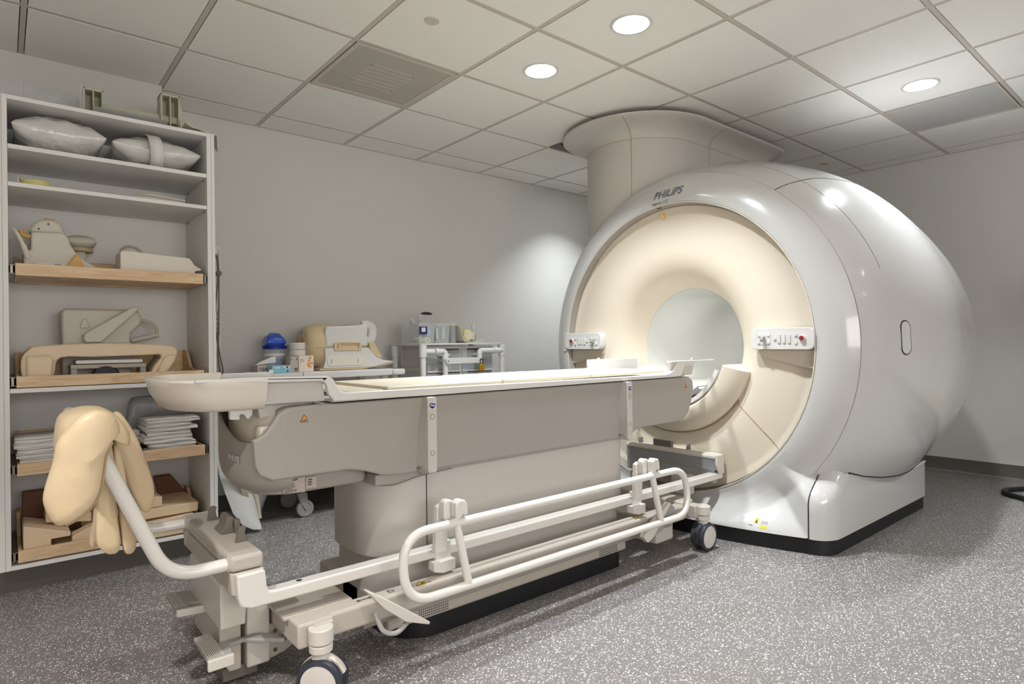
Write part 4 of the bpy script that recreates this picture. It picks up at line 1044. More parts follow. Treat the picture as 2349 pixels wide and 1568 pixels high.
# ---- second wooden tray
TZ = .901
t = thing('knee_coil', 'grey boxy knee coil with strap and plug cable behind the cream torso coil', 'coil', (.38, 3.68, TZ))
obj('coil_shell', prism(NB(), [(.226, .96), (.222, 1.22), (.235, 1.24), (.538, 1.24), (.558, 1.20), (.553, 1.165), (.507, 1.12), (.507, .96)], 3.62, 3.76, 'y'), COIL, t, bevel=.012)
obj('coil_base', B(.226, .507, 3.615, 3.765, TZ+.001, 1.075), COIL, t, bevel=.006)
obj('release_knob', prism(NB(), [(.295, 1.145), (.332, 1.145), (.325, 1.185), (.315, 1.19), (.305, 1.185)], 3.605, 3.625, 'y'), COIL, t, bevel=.004)
obj('strap', prism(NB(), [(.304, 1.09), (.308, 1.115), (.325, 1.128), (.505, 1.250), (.534, 1.252), (.536, 1.238), (.50, 1.20), (.376, 1.075), (.315, 1.073)], 3.565, 3.590, 'y'), COIL, t, bevel=.006)
obj('plug_cable', tube(NB(), cr([(.55, 3.69, 1.19), (.60, 3.69, 1.182), (.632, 3.69, 1.15), (.638, 3.69, 1.115)], 5, False), .008, 10), COIL, t)
obj('plug', tube(NB(), [(.515, 3.67, 1.083), (.60, 3.67, 1.104), (.64, 3.67, 1.114)], .013, 14), COIL, t)
t = thing('torso_coil', 'cream arched torso coil on the second wooden tray above the tabletop end', 'coil', (.37, 3.45, TZ))
arch = cr([(.073, TZ+.003), (.066, .96), (.070, 1.01), (.095, 1.045), (.13, 1.060), (.33, 1.070), (.54, 1.064), (.655, 1.052), (.676, 1.02), (.66, .975), (.63, .935), (.60, TZ+.003)], 3, False)
arch2 = cr([(.55, TZ+.003), (.575, .96), (.605, 1.008), (.54, 1.010), (.33, 1.006), (.205, 1.006), (.185, .95), (.178, TZ+.003)], 3, False)
obj('coil_arch', prism(NB(), arch+arch2, 3.40, 3.60, 'y'), COILC, t, bevel=.007)
obj('arch_leg', prism(NB(), [(.085, TZ+.003), (.083, 1.015), (.165, 1.02), (.182, 1.0), (.172, TZ+.003)], 3.385, 3.41, 'y'), COILC, t, bevel=.01)
obj('arch_leg', prism(NB(), [(.572, TZ+.003), (.612, .995), (.635, 1.012), (.665, 1.01), (.665, .98), (.63, .93), (.61, TZ+.003)], 3.385, 3.41, 'y'), COILC, t, bevel=.01)
t = thing('small_white_coil_plate', 'small white plastic plate with feet under the cream torso coil', 'plate', (.4, 3.45, TZ))
obj('plate_top', prism(NB(), rrect(.262, .53, .975, .992, .008, 3), 3.43, 3.56, 'y'), WHITE, t, bevel=.003)
obj('plate_frame', B(.245, .545, 3.44, 3.56, .952, .972), GREYC, t, bevel=.003)
for xx in (.245, .52): obj('plate_foot', B(xx, xx+.025, 3.44, 3.56, TZ+.001, .952), GREYP, t, bevel=.003)
obj('plate_opening', lathe(NB(), [(.0001, 3.437), (.055, 3.437), (.06, 3.445)], (.38, 0, .905), 'y', 24, 0, pi), BLACK, t)
# ---- third tray: towels
def towel(cx_, cy_, z, w, d, h, seed, label, group):
    """three-layer folded cloth, folds to the front"""
    bm = NB(); th_ = h/3.2; prof = []
    rows_ = []; n = 14
    def path(s):
        P = []; y0, y1 = cy_-d/2, cy_+d/2
        P += [(y1, z+th_*.5), (cy_, z+th_*.5), (y0+th_, z+th_*.5)]
        P += [(y0, z+th_), (y0+th_*.8, z+th_*1.55)]
        P += [(cy_, z+th_*1.6), (y1, z+th_*1.7), (y1, z+th_*2.6), (cy_, z+th_*2.65), (y0+th_*1.5, z+th_*2.6)]
        return P
    secs = []
    for i in range(n+1):
        u = i/n; x = cx_-w/2+w*u; P = path(0); off = []
        L_, R_2 = [], []
        for k, (y, zz) in enumerate(P):
            q = Vector((x*14+seed*3.3, k*.9, seed)); dz = noise.noise(q)*h*.16; dy = noise.noise(q+Vector((5, 5, 5)))*.010
            a = P[max(0, k-1)]; b_ = P[min(len(P)-1, k+1)]; tx, tz = b_[0]-a[0], b_[1]-a[1]; l = hypot(tx, tz) or 1
            nx, nz = -tz/l*th_*.42, tx/l*th_*.42
            e = .6+.4*min(1, 4*min(u, 1-u)+.2)
            L_.append((x, y+dy+nx*e, zz+dz+nz*e)); R_2.append((x, y+dy-nx*e, zz+dz-nz*e))
        secs.append(L_+R_2[::-1])
    loft(bm, secs)
    return tag(obj('folded_towel', bm, TOWEL, angle=180), label, 'towel', group)
TZ = .526
pos = ['bottom', 'second from the bottom', 'third from the bottom', 'fourth from the bottom', 'fifth from the bottom', 'sixth from the bottom', 'seventh from the bottom', 'eighth from the bottom', 'topmost']
nl, z = 6, TZ
for k in range(nl):
    h = .024
    towel(.155+.008*(k % 2)-.004*k, 3.50, z, .20, .24, h, k+1, 'white folded towel, %s of the left stack on the third tray' % (pos[k] if k < nl-1 else 'topmost'), 'folded towels, left stack'); z += h*.92
z = TZ
for k in range(9):
    h = .0205
    towel(.645+random.uniform(-.02, .02), 3.485, z, .215+random.uniform(-.03, .02), .24, h, k+21, 'white crumpled folded towel, %s of the right stack on the third tray' % pos[k], 'folded towels, right stack'); z += h*.93
z = TZ
for k in range(5):
    h = .024
    towel(.46, 3.60, z, .13, .22, h, k+41, 'white folded towel, %s of the middle stack behind the tan cushion' % (pos[k] if k < 4 else 'topmost'), 'folded towels, middle stack'); z += h*.93
tag(obj('plastic_bag', blob((.63, 3.695, .665), .27, .11, .25, 9, 18, .012, 5), BAG, angle=180), 'grey clear plastic bag of linen behind the right towel stack', 'bag')
# ---- fourth tray: foam pieces
TZ = .153
def foam(name, pts, y0, y1, label, m=FOAM, cat='foam block'):
    return tag(obj(name, prism(NB(), pts, y0, y1, 'y'), m, bevel=.005), label, cat)
foam('foam_block', [(.068, TZ+.001), (.068, .272), (.075, .278), (.235, .224), (.235, .205), (.165, .205), (.165, TZ+.001)], 3.385, 3.60, 'cream notched foam block at the left of the bottom tray')
foam('foam_wedge', [(.15, .262), (.15, .325), (.32, .278), (.32, .235)], 3.47, 3.60, 'cream foam wedge stacked on the notched block, bottom tray')
foam('foam_block', [(.24, TZ+.001), (.24, .20), (.31, .23), (.36, .232), (.36, TZ+.001)], 3.39, 3.47, 'small cream foam block in the middle of the bottom tray')
foam('foam_board', [(.37, TZ+.001), (.37, .18), (.49, .20), (.74, .212), (.74, TZ+.001)], 3.385, 3.52, 'long cream foam board low on the right of the bottom tray')
foam('foam_board', [(.50, .214), (.50, .262), (.765, .262), (.762, .216)], 3.41, 3.74, 'wide cream foam board, upper one on the right of the bottom tray')
foam('foam_block', [(.50, .264), (.50, .325), (.605, .312), (.605, .264)], 3.42, 3.56, 'small cream foam block on top of the wide foam board')
foam('foam_sheet', [(.072, TZ+.001), (.072, .37), (.30, .37), (.30, TZ+.001)], 3.70, 3.74, 'dark brown convoluted foam panel at the back left of the bottom tray', BROWN)
foam('foam_sheet', [(.64, .264), (.62, .36), (.70, .36), (.765, .264)], 3.70, 3.755, 'dark wedge cushion at the back right of the bottom tray', BROWN)

# ================================================================== TAN CUSHION OVER THE HANDLE
cu = thing('draped_cushion', 'tan vinyl positioning cushion folded over the trolley push handle', 'cushion', (.19, 2.0, .53))
def flap(outl, y0, y1, r, k=5, name='cushion_flap', curve=None):
    pts = cr(outl, k)
    bm = NB(); n = len(pts); cx_ = sum(p[0] for p in pts)/n; cz_ = sum(p[1] for p in pts)/n
    secs = []; m_ = 7
    for i in range(m_):
        t_ = -1+2*i/(m_-1); e = (1-abs(t_)**2.6)**.5 if abs(t_) < 1 else 0
        ins = r*(1-e); P = []
        for p in pts:
            d = hypot(p[0]-cx_, p[1]-cz_) or 1; s_ = max(0, 1-ins/d)
            x, z_ = cx_+(p[0]-cx_)*s_, cz_+(p[1]-cz_)*s_
            y = (y0+y1)/2+t_*(y1-y0)/2
            if curve: y += curve(x, z_)
            P.append((x, y, z_))
        secs.append(P)
    loft(bm, secs, cap=False)
    # domed caps by a centre fan of rings
    for sec, sg in ((secs[0], -1), (secs[-1], 1)):
        vs = [bm.verts.new(p) for p in sec]; prev = vs
        for s_ in (.8, .5, .2):
            cur = []
            for p in sec:
                x, z_ = cx_+(p[0]-cx_)*s_, cz_+(p[2]-cz_)*s_
                base_y = (y0 if sg < 0 else y1)+(curve(x, z_) if curve else 0)
                cur.append(bm.verts.new((x, base_y+sg*.008*(1-s_), z_)))
            for i in range(len(cur)): bm.faces.new((prev[i], prev[(i+1) % n], cur[(i+1) % n], cur[i]))
            prev = cur
        bm.faces.new(prev)
    bmesh.ops.remove_doubles(bm, verts=bm.verts, dist=.0004)
    return obj(name, bm, VINYL, cu, angle=180)
big = [(.073, .690), (.077, .725), (.090, .777), (.099, .826), (.116, .863), (.140, .893), (.173, .908), (.200, .900), (.218, .880), (.224, .855), (.216, .835), (.205, .817), (.192, .785), (.186, .74), (.178, .700), (.160, .668), (.138, .648), (.114, .635), (.096, .636), (.083, .655)]
def bend(x, z): return .07*((x-.16)/.09)**2*.5+.05*max(0, .80-z)*.6-.02
flap([(x, 1.05-(1.05-z)*1.0-.008*(z > .85)) for x, z in big], 1.76, 1.82, .016, 4, curve=bend)
S_ = 1.85/1.85
flap([(0.189, 0.599), (0.195, 0.683), (0.21, 0.767), (0.223, 0.80), (0.233, 0.725), (0.237, 0.609), (0.242, 0.51), (0.219, 0.497), (0.199, 0.515), (0.19, 0.536)], 1.935, 1.975, .006, 4)
flap([(0.231, 0.80), (0.249, 0.75), (0.263, 0.66), (0.276, 0.597), (0.282, 0.553), (0.28, 0.502), (0.267, 0.486), (0.251, 0.501), (0.242, 0.589), (0.234, 0.681)], 1.94, 1.985, .006, 4)
flap([(0.216, 0.815), (0.207, 0.682), (0.196, 0.598), (0.191, 0.541), (0.184, 0.505), (0.2, 0.501), (0.216, 0.577), (0.231, 0.745)], 2.03, 2.07, .005, 4)
flap([(0.262, 0.862), (0.300, 0.80), (0.332, 0.71), (0.351, 0.63), (0.346, 0.571), (0.325, 0.556), (0.302, 0.598), (0.281, 0.661), (0.257, 0.746), (0.240, 0.83)], 2.095, 2.14, .006, 4)
# saddle over the handle bar
sad = []
for i in range(13):
    a = pi*i/12; sad.append((.175-.075*cos(a), .83+.065*sin(a)))
P = [(.085, .76)]+sad[0:]+[(.262, .74), (.235, .76), (.215, .82), (.17, .868), (.125, .82), (.115, .76)]
flap([(.105, .78), (.112, .86), (.145, .885), (.18, .892), (.215, .885), (.245, .858), (.262, .82), (.255, .79), (.225, .84), (.19, .872), (.15, .868), (.128, .83), (.125, .78)], 1.815, 2.13, .022, 4, 'cushion_saddle')
bm = NB(); tube(bm, [(p[0], 1.745+bend(p[0], p[1])+.03, p[1]) for p in cr([(.207, .819), (.194, .787), (.188, .74), (.180, .700), (.160, .667), (.138, .647), (.114, .634)], 5, False)], .0025, 6)
obj('piping', bm, GASKET, cu)

# ================================================================== WALL ITEMS BESIDE THE CABINET
t = thing('hanging_chart_strip', 'narrow white printed strip hanging on the wall beside the cabinet', 'sign', (1.06, 4.16, .95))
obj('strip', B(1.046, 1.079, 4.168, 4.1745, .95, 1.68), PAPER, t, bevel=.001)
marks('strip_print', (1.050, 4.1676, 1.12), (0, 0, 1), (-1, 0, 0), .20, .020, 2, PURPLE, t, 5)
marks('strip_print', (1.060, 4.1676, 1.60), (0, 0, 1), (-1, 0, 0), .07, .012, 2, GREYP, t, 6)
t = thing('looped_cord', 'dark grey looped cord hanging from a wall hook beside the cabinet', 'cord', (1.05, 4.12, .9))
obj('cord', tube(NB(), cr([(1.043, 4.13, 1.62), (1.050, 4.12, 1.50), (1.030, 4.12, 1.22), (1.050, 4.12, 1.03), (1.072, 4.12, .90), (1.058, 4.12, .88), (1.045, 4.12, 1.0), (1.052, 4.12, 1.25), (1.054, 4.12, 1.52), (1.049, 4.13, 1.62)], 8, False), .0045, 8), DKGREY, t)
bm = NB(); cyl(bm, (1.052, 4.10, 1.505), .016, .03, 'y'); obj('cord_slider', bm, DKGREY, t, bevel=.002)
bm = NB(); cyl(bm, (1.046, 4.11, 1.62), .008, .065, 'y', 12); obj('wall_hook', bm, CHROME, t)

# curved padded shells leaning beside the cabinet
t = thing('leaning_leg_cushion', 'white curved leg support shell with cream lining standing beside the cabinet', 'leg support', (1.0, 3.6, 0))
def band(bm, pts, y0, y1):   # pts: [(x_outer, z), (x_inner, z)] pairs down the length, curved across the width
    secs = []
    for (xa_, za), (xb, zb) in pts:
        P = []
        for k in range(9):
            u = k/8; P.append((xa_+(xb-xa_)*u, y0+(y1-y0)*(1-cos(u*pi/2)), za+(zb-za)*u))
        for k in range(8, -1, -1):
            u = k/8; P.append((xa_+(xb-xa_)*u+.004, y0+.016+(y1-y0)*(1-cos(u*pi/2)), za+(zb-za)*u+.002))
        secs.append(P)
    return loft(bm, secs)
A_ = [((.86, .76), (.935, .76)), ((.875, .62), (.945, .60)), ((.885, .47), (.965, .47)), ((.90, .36), (1.0, .40)), ((.93, .25), (1.035, .335)), ((.97, .13), (1.065, .28)), ((1.02, .055), (1.095, .255)), ((1.075, .02), (1.12, .16)), ((1.12, .012), (1.135, .05))]
obj('shell', band(NB(), A_, 3.56, 3.66), WHITE, t, bevel=.004, angle=60)
ed = [b_ for a_, b_ in A_]
bm = loft(NB(), [[(x-.004, 3.645, z), (x+.018, 3.645, z), (x+.018, 3.675, z), (x-.004, 3.675, z)] for x, z in ed]); obj('lining_edge', bm, PAD, t, bevel=.006)
t = thing('leaning_shell_cushion', 'wide white leg support shell with cream lining leaning behind the other one', 'leg support', (1.15, 3.74, 0))
B_2 = [((1.03, .42), (1.26, .40)), ((1.06, .32), (1.265, .335)), ((1.09, .20), (1.235, .24)), ((1.125, .09), (1.20, .14)), ((1.15, .012), (1.165, .03))]
YS = [3.50, 3.56, 3.63, 3.70, 3.76]
secs = []; l1 = []; l2 = []
for ((xa_, za), (xb, zb)), yy in zip(B_2, YS):
    k_ = yy/3.73; P = [((xa_+(xb-xa_)*u/8)*k_, yy+.03*(1-cos(u/8*pi/2)), za+(zb-za)*u/8) for u in range(9)]
    secs.append(P+[(x+.004, y+.014, z) for x, y, z in P[::-1]])
    x = xa_*k_; l1.append([(x-.022, yy-.022, za), (x+.012, yy-.022, za), (x+.012, yy-.001, za), (x-.022, yy-.001, za)])
    x = xb*k_; l2.append([(x, yy+.03, zb), (x+.012, yy+.03, zb), (x+.012, yy+.055, zb), (x, yy+.055, zb)])
obj('shell', loft(NB(), secs), WHITE, t, bevel=.004, angle=60)
obj('lining', loft(NB(), l1), PAD, t, bevel=.006)
obj('shell_edge', loft(NB(), l2), GREYP, t, bevel=.003)
bpy.context.view_layer.update()

# ================================================================== WHITE CART WITH EQUIPMENT
ct = thing('equipment_cart', 'white plastic equipment cart on casters behind the scanner table', 'cart', (1.6, 3.8, 0))
def plan2(x0_, x1_, y0, y1, r, z): return [(x, y, z) for x, y in rrect(x0_, x1_, y0, y1, r, 6)]
obj('cart_top', loft(NB(), [plan2(1.15, 2.02, 3.60, 4.05, .07, z) for z in (.845, .888)]), WHITE, ct, bevel=.006)
obj('push_bar', B(1.99, 2.08, 3.60, 3.66, .845, .885), WHITE, ct, bevel=.01)
bm = NB(); box(bm, 1.384, 1.387, 3.598, 3.602, .846, .887); obj('top_joint', bm, SEAMM, ct)
for (xx, yy) in ((1.18, 3.64), (1.18, 3.98), (1.93, 3.64), (1.93, 3.98)): obj('cart_post', B(xx, xx+.045, yy, yy+.045, .235, .846), WHITE, ct, bevel=.008)
obj('cart_back', B(1.2, 1.96, 4.0, 4.02, .235, .84), TABLE2, ct)
obj('middle_shelf', B(1.18, 1.98, 3.63, 4.02, .53, .55), WHITE, ct, bevel=.004)
obj('bottom_tray', loft(NB(), [plan2(1.27, 2.02, 3.66, 4.05, .06, .165), plan2(1.24, 2.02, 3.62, 4.05, .08, .19), plan2(1.23, 2.02, 3.60, 4.05, .08, .24)]), WHITE, ct, bevel=.004)
for (xx, yy) in ((1.40, 3.69), (1.88, 3.69), (1.40, 3.97), (1.88, 3.97)):
    bm = NB(); cyl(bm, (xx, yy, .15), .02, .025); prism(bm, [(xx-.03, .15), (xx+.03, .15), (xx+.035, .055), (xx+.02, .04), (xx-.01, .09)], yy-.018, yy+.018, 'y'); c0 = obj('cart_caster', bm, GREYP, ct, bevel=.003)
    obj('wheel', lathe(NB(), [(.0001, yy-.013), (.035, yy-.013), (.038, yy-.016), (.05, yy-.014), (.052, yy), (.05, yy+.014), (.035, yy+.013), (.0001, yy+.013)], (xx+.02, 0, .0525), 'y', 28), GREYP, c0)
CT = .888
# tub with blue film
t = thing('blue_tub', 'clear tub with dark blue lid holding bunched blue film on the cart', 'tub', (1.33, 3.93, CT))
obj('tub_body', lathe(NB(), [(.0001, CT+.001), (.062, CT+.001), (.066, 1.03), (.063, 1.03), (.06, CT+.005)], (1.33, 3.93, 0)), CLEAR, t, angle=50)
obj('tub_contents', lathe(NB(), [(.0001, CT+.005), (.055, CT+.006), (.056, .97), (.0001, .97)], (1.33, 3.93, 0)), BLUE, t)
obj('tub_label', lathe(NB(), [(.0665, .985), (.067, 1.0)], (1.33, 3.93, 0), 'z', 24, pi, 1.8*pi), PAPER, t)
obj('tub_lid', lathe(NB(), [(.0001, 1.028), (.074, 1.028), (.076, 1.048), (.05, 1.05), (.0001, 1.05)], (1.33, 3.93, 0)), DBLUE, t, angle=50)
b_ = blob((1.325, 3.93, 1.072), .12, .12, .115, 2.0, 16, .012, 9); obj('film_bunch', b_, BLUE, t, angle=180)
# jar
t = thing('white_jar', 'white ribbed screw-top jar between the blue tub and the cream coil', 'jar', (1.45, 3.83, CT))
obj('jar_body', lathe(NB(), [(.0001, CT+.001), (.056, CT+.001), (.059, CT+.006), (.059, 1.015), (.055, 1.022), (.0001, 1.022)], (1.447, 3.83, 0)), LIDW, t, angle=50)
pr = [(.0001, 1.022), (.058, 1.022)]
for k in range(4): pr += [(.0615, 1.026+.01*k), (.0595, 1.031+.01*k)]
obj('jar_lid', lathe(NB(), pr+[(.057, 1.066), (.0001, 1.066)], (1.447, 3.83, 0)), LIDW, t, angle=50)
bm = NB()
for k in range(5): lathe(bm, [(.0597, .93+.013*k), (.0597, .934+.013*k)], (1.447, 3.83, 0), 'z', 20, pi*1.05, pi*1.7)
obj('jar_print', bm, GREYP, t)
# boxes
t = thing('juice_carton', 'small cream carton with an orange print in front of the white jar', 'carton', (1.42, 3.66, CT))
bm = NB(); rotbox(bm, (1.416, 3.665, CT+.0495), (.09, .075, .097), radians(-2)); obj('carton_body', bm, CARD, t, bevel=.0015)
bm = NB()
for q in ((1.432, .955), (1.438, .972)): cyl(bm, (q[0], 3.6255, q[1]), .0085, .002, 'y', 16)
cyl(bm, (1.43, 3.6255, .932), .012, .002, 'y', 16); box(bm, 1.426, 1.448, 3.6255, 3.627, .915, .921); obj('orange_print', bm, ORANGE, t)
bm = NB(); cyl(bm, (1.449, 3.625, .940), .005, .002, 'y', 12); obj('leaf_print', bm, TEAL, t)
marks('carton_print', (1.376, 3.6264, .970), (1, 0, 0), UPZ, .030, .022, 3, GREYC, t, 12)
t = thing('grey_carton', 'grey folding carton with a barcode left of the juice carton', 'carton', (1.35, 3.66, CT))
bm = NB(); rotbox(bm, (1.345, 3.67, CT+.0475), (.048, .07, .093), 0); obj('carton_body', bm, GREYC, t, bevel=.0015)
bm = NB()
for k in range(6): box(bm, 1.346+.003*k, 1.3475+.003*k, 3.634, 3.6352, .895, .915)
box(bm, 1.325, 1.329, 3.634, 3.6352, .96, .972); box(bm, 1.357, 1.361, 3.634, 3.6352, .96, .972); obj('barcode', bm, INK, t, smooth=False)
t = thing('blue_tissue_box', 'light blue tissue box with white dots at the front of the cart', 'box', (1.26, 3.63, CT))
obj('box_body', B(1.205, 1.312, 3.605, 3.68, CT+.001, .932), LBLUE, t, bevel=.0015)
bm = NB()
for q in ((1.23, .920), (1.245, .920), (1.272, .924), (1.285, .918), (1.292, .922)): cyl(bm, (q[0], 3.6035, q[1]), .006, .002, 'y', 14)
cyl(bm, (1.298, 3.6035, .922), .009, .0018, 'y', 14); obj('dot_print', bm, PAPER, t)
bm = NB(); cyl(bm, (1.294, 3.603, .9), .005, .002, 'y', 12); obj('leaf_print', bm, NAVYS, t)
t = thing('open_tissue_box', 'open patterned tissue box with a tissue sticking out, left end of the cart', 'box', (1.2, 3.74, CT))
bm = NB(); rotbox(bm, (1.195, 3.745, CT+.0235), (.10, .1, .045), radians(5)); obj('box_body', bm, GREYC, t, bevel=.0015)
bm = NB()
for k in range(9): box(bm, 1.152+.0095*k, 1.156+.0095*k, 3.692-.0008*0, 3.695, .897+.004*(k % 3), .915+.006*(k % 2))
obj('box_print', bm, NAVYS, t, smooth=False)
bm = NB(); prism(bm, [(1.142, .934), (1.16, .936), (1.262, .946), (1.262, .985), (1.24, .982), (1.17, .953)], 3.71, 3.73, 'y'); obj('tissue', bm, PAPER, t, bevel=.003)
# big head coil
t = thing('head_coil', 'large white and tan birdcage head coil with handle on the cart', 'coil', (1.72, 3.85, CT))
def coilsec(x, s, dz=0):
    P = []
    for k in range(20):
        a = 2*pi*k/20; P.append((x, 3.85+.15*s*math.copysign(abs(cos(a))**.7, cos(a)), 1.045+dz+.148*s*math.copysign(abs(sin(a))**.8, sin(a))))
    return P
obj('coil_core', loft(NB(), [coilsec(1.468, .55), coilsec(1.478, .72), coilsec(1.50, .84), coilsec(1.54, .93), coilsec(1.60, .97), coilsec(1.70, .93), coilsec(1.84, .93), coilsec(1.858, .88)]), COILT, t, angle=50)
obj('upper_shell', prism(NB(), [(1.57, 1.036), (1.568, 1.145), (1.58, 1.168), (1.80, 1.176), (1.845, 1.19), (1.862, 1.17), (1.855, 1.10), (1.862, 1.036)], 3.70, 4.0, 'y'), WHITE, t, bevel=.022, seg=4)
obj('lower_shell', prism(NB(), [(1.55, CT+.014), (1.565, .95), (1.562, 1.030), (1.862, 1.030), (1.88, 1.0), (1.915, .968), (1.965, .945), (2.03, .937), (2.03, .928), (1.97, .918), (1.90, CT+.014)], 3.695, 4.005, 'y'), WHITE, t, bevel=.008)
obj('base_lining', prism(NB(), [(1.53, CT+.001), (1.53, CT+.014), (1.84, CT+.022), (2.04, .935), (2.055, .933), (2.03, .916), (1.83, CT+.001)], 3.70, 4.0, 'y'), COILT, t, bevel=.006)
obj('shell_panel', prism(NB(), rrect(1.575, 1.82, .915, .982, .02, 4), 3.690, 3.697, 'y'), WARMW, t, bevel=.003)
obj('recess_grip', prism(NB(), rrect(1.62, 1.81, 1.01, 1.065, .012, 4), 3.688, 3.70, 'y'), COILT, t, bevel=.004)
bm = NB(); tube(bm, fillet([(1.65, 3.685, 1.03), (1.65, 3.675, 1.065), (1.79, 3.675, 1.065), (1.79, 3.685, 1.03)], .012), .006, 8); obj('latch_handle', bm, COILC, t)
obj('split_line', B(1.50, 1.865, 3.6935, 3.6945, 1.0315, 1.0335), SEAMM, t, smooth=False)
obj('end_window', B(1.466, 1.485, 3.80, 3.85, 1.0, 1.10), YEL, t, bevel=.004)
obj('end_label', B(1.465, 1.468, 3.80, 3.84, 1.115, 1.14), LBLUE, t)
obj('carry_handle', tube(NB(), fillet([(1.855, 3.78, 1.175), (1.90, 3.78, 1.182), (1.935, 3.78, 1.16), (1.925, 3.78, 1.07), (1.86, 3.78, 1.075)], .03), .0145, 12, ell=2.2), WHITE, t, angle=60)
obj('mirror_flap', prism(NB(), [(1.885, 1.06), (1.925, 1.065), (1.985, .965), (1.965, .952), (1.90, .99)], 3.74, 3.90, 'y'), COILT, t, bevel=.006)
bm = NB()
for xx in (1.60, 1.78): box(bm, xx, xx+.004, 3.688, 3.690, .93, .96)
obj('guide_mark', bm, GREYP, t, smooth=False)

# ================================================================== PVC RACK WITH DRAWERS
rk = thing('pvc_rack', 'white PVC pipe rack locked around clear drawers behind the table', 'rack', (2.6, 3.82, 0))
RX0, RX1, RY0, RY1, RZ = 2.236, 2.935, 3.63, 4.02, 1.04
for xx in (RX0, RX1):
    for yy in (RY0, RY1):
        bm = NB(); cyl(bm, (xx, yy, 0), .021, RZ, n=20); po = obj('pipe_post', bm, PVC, rk)
        bm = NB(); cyl(bm, (xx, yy, .955), .0265, .085, n=20); obj('pipe_fitting', bm, PVC, po, bevel=.003)
obj('rack_top', B(RX0-.02, RX1+.02, RY0-.01, RY1+.02, RZ+.001, RZ+.012), PVC, rk, bevel=.002)
bm = NB()
tube(bm, fillet([(RX0, RY0, .995), (2.40, RY0-.03, .995), (2.40, RY0-.03, .12)], .02, 6), .019, 16); obj('pipe_gate', bm, PVC, rk, angle=50)
for q in ((2.315, .995), (2.40, .935)):
    bm = NB(); cyl(bm, (q[0], RY0-.03, q[1]-.0), .0235, .03, 'x' if q[1] > .95 else 'z', 20); obj('pipe_fitting', bm, PVC, rk, bevel=.003)
bm = NB(); tube(bm, fillet([(RX1, RY0-.01, .995), (2.70, RY0-.03, .995), (2.70, RY0-.03, .90)], .02, 6), .019, 16); obj('pipe_gate', bm, PVC, rk, angle=50)
bm = NB(); cyl(bm, (2.84, RY0-.02, .995), .0235, .03, 'x', 20); obj('pipe_fitting', bm, PVC, rk, bevel=.003)
lb = obj('lock_bar', prism(NB(), rrect(2.385, 2.705, .905, .948, .02, 5), RY0-.066, RY0-.055, 'y'), WHITE, rk, bevel=.003)
bm = NB(); cyl(bm, (2.402, RY0-.07, .927), .004, .006, 'y', 10); obj('bolt', bm, INK, lb)
lk = thing('padlock', 'yellow brass padlock with black shackle hanging on the PVC rack bar', 'padlock', (2.69, RY0-.06, .85))
obj('lock_body', B(2.668, 2.708, RY0-.082, RY0-.062, .848, .898), BRASS, lk, bevel=.003)
obj('shackle', tube(NB(), fillet([(2.676, RY0-.072, .895), (2.676, RY0-.072, .935), (2.700, RY0-.072, .935), (2.700, RY0-.072, .895)], .014, 6), .0035, 10), BLACK, lk)
# drawer towers in the rack
tw = thing('drawer_tower', 'white plastic drawer tower with clear drawers inside the PVC rack', 'drawer unit', (2.6, 3.85, 0))
obj('tower_top', B(2.28, 2.89, 3.68, 4.0, 1.012, 1.03), PVCW, tw, bevel=.003)
for xx in (2.28, 2.58, 2.875): obj('tower_wall', B(xx, xx+.012, 3.68, 4.0, .02, 1.012), PVCW, tw)
bm = NB()
for z in (.25, .45, .65, .85): box(bm, 2.272, 2.279, 3.68, 4.0, z, z+.03)
for yy in (3.68, 3.985): box(bm, 2.272, 2.279, yy, yy+.015, .02, 1.01)
obj('side_lattice', bm, PVCW, tw, smooth=False)
for col_, (xa_, xb) in enumerate(((2.294, 2.578), (2.594, 2.873))):
    for row_ in range(4):
        z0 = .86-.165*row_
        bm = NB(); box(bm, xa_, xb, 3.672, 3.676, z0, z0+.14); box(bm, xa_, xa_+.003, 3.676, 3.98, z0, z0+.14); box(bm, xb-.003, xb, 3.676, 3.98, z0, z0+.14); box(bm, xa_, xb, 3.676, 3.98, z0, z0+.003)
        dr = obj('clear_drawer', bm, CLEAR, tw, bevel=.001)
        obj('drawer_pull', prism(NB(), [(xa_+.09, z0+.10), (xb-.09, z0+.10), (xb-.1, z0+.118), (xa_+.1, z0+.118)], 3.655, 3.672, 'y'), PVCW, dr, bevel=.003)
        obj('drawer_rail', B(xa_, xb, 3.665, 3.68, z0-.016, z0-.002), PVCW, tw, bevel=.002)
def content(x0_, x1_, z0, z1, m, label, cat='supply pack', name='supply_pack'): return tag(obj(name, B(x0_, x1_, 3.70, 3.90, z0, z1), m, bevel=.004), label, cat)
content(2.62, 2.84, .865, .91, TEAL, 'teal blue pack in the upper right clear drawer')
content(2.62, 2.84, .70, .74, LBLUE, 'light blue pack in the second right clear drawer')
content(2.32, 2.52, .865, .90, GREYP, 'grey pack in the upper left clear drawer')
content(2.34, 2.45, .70, .77, PAPER, 'white pack in the second left clear drawer')

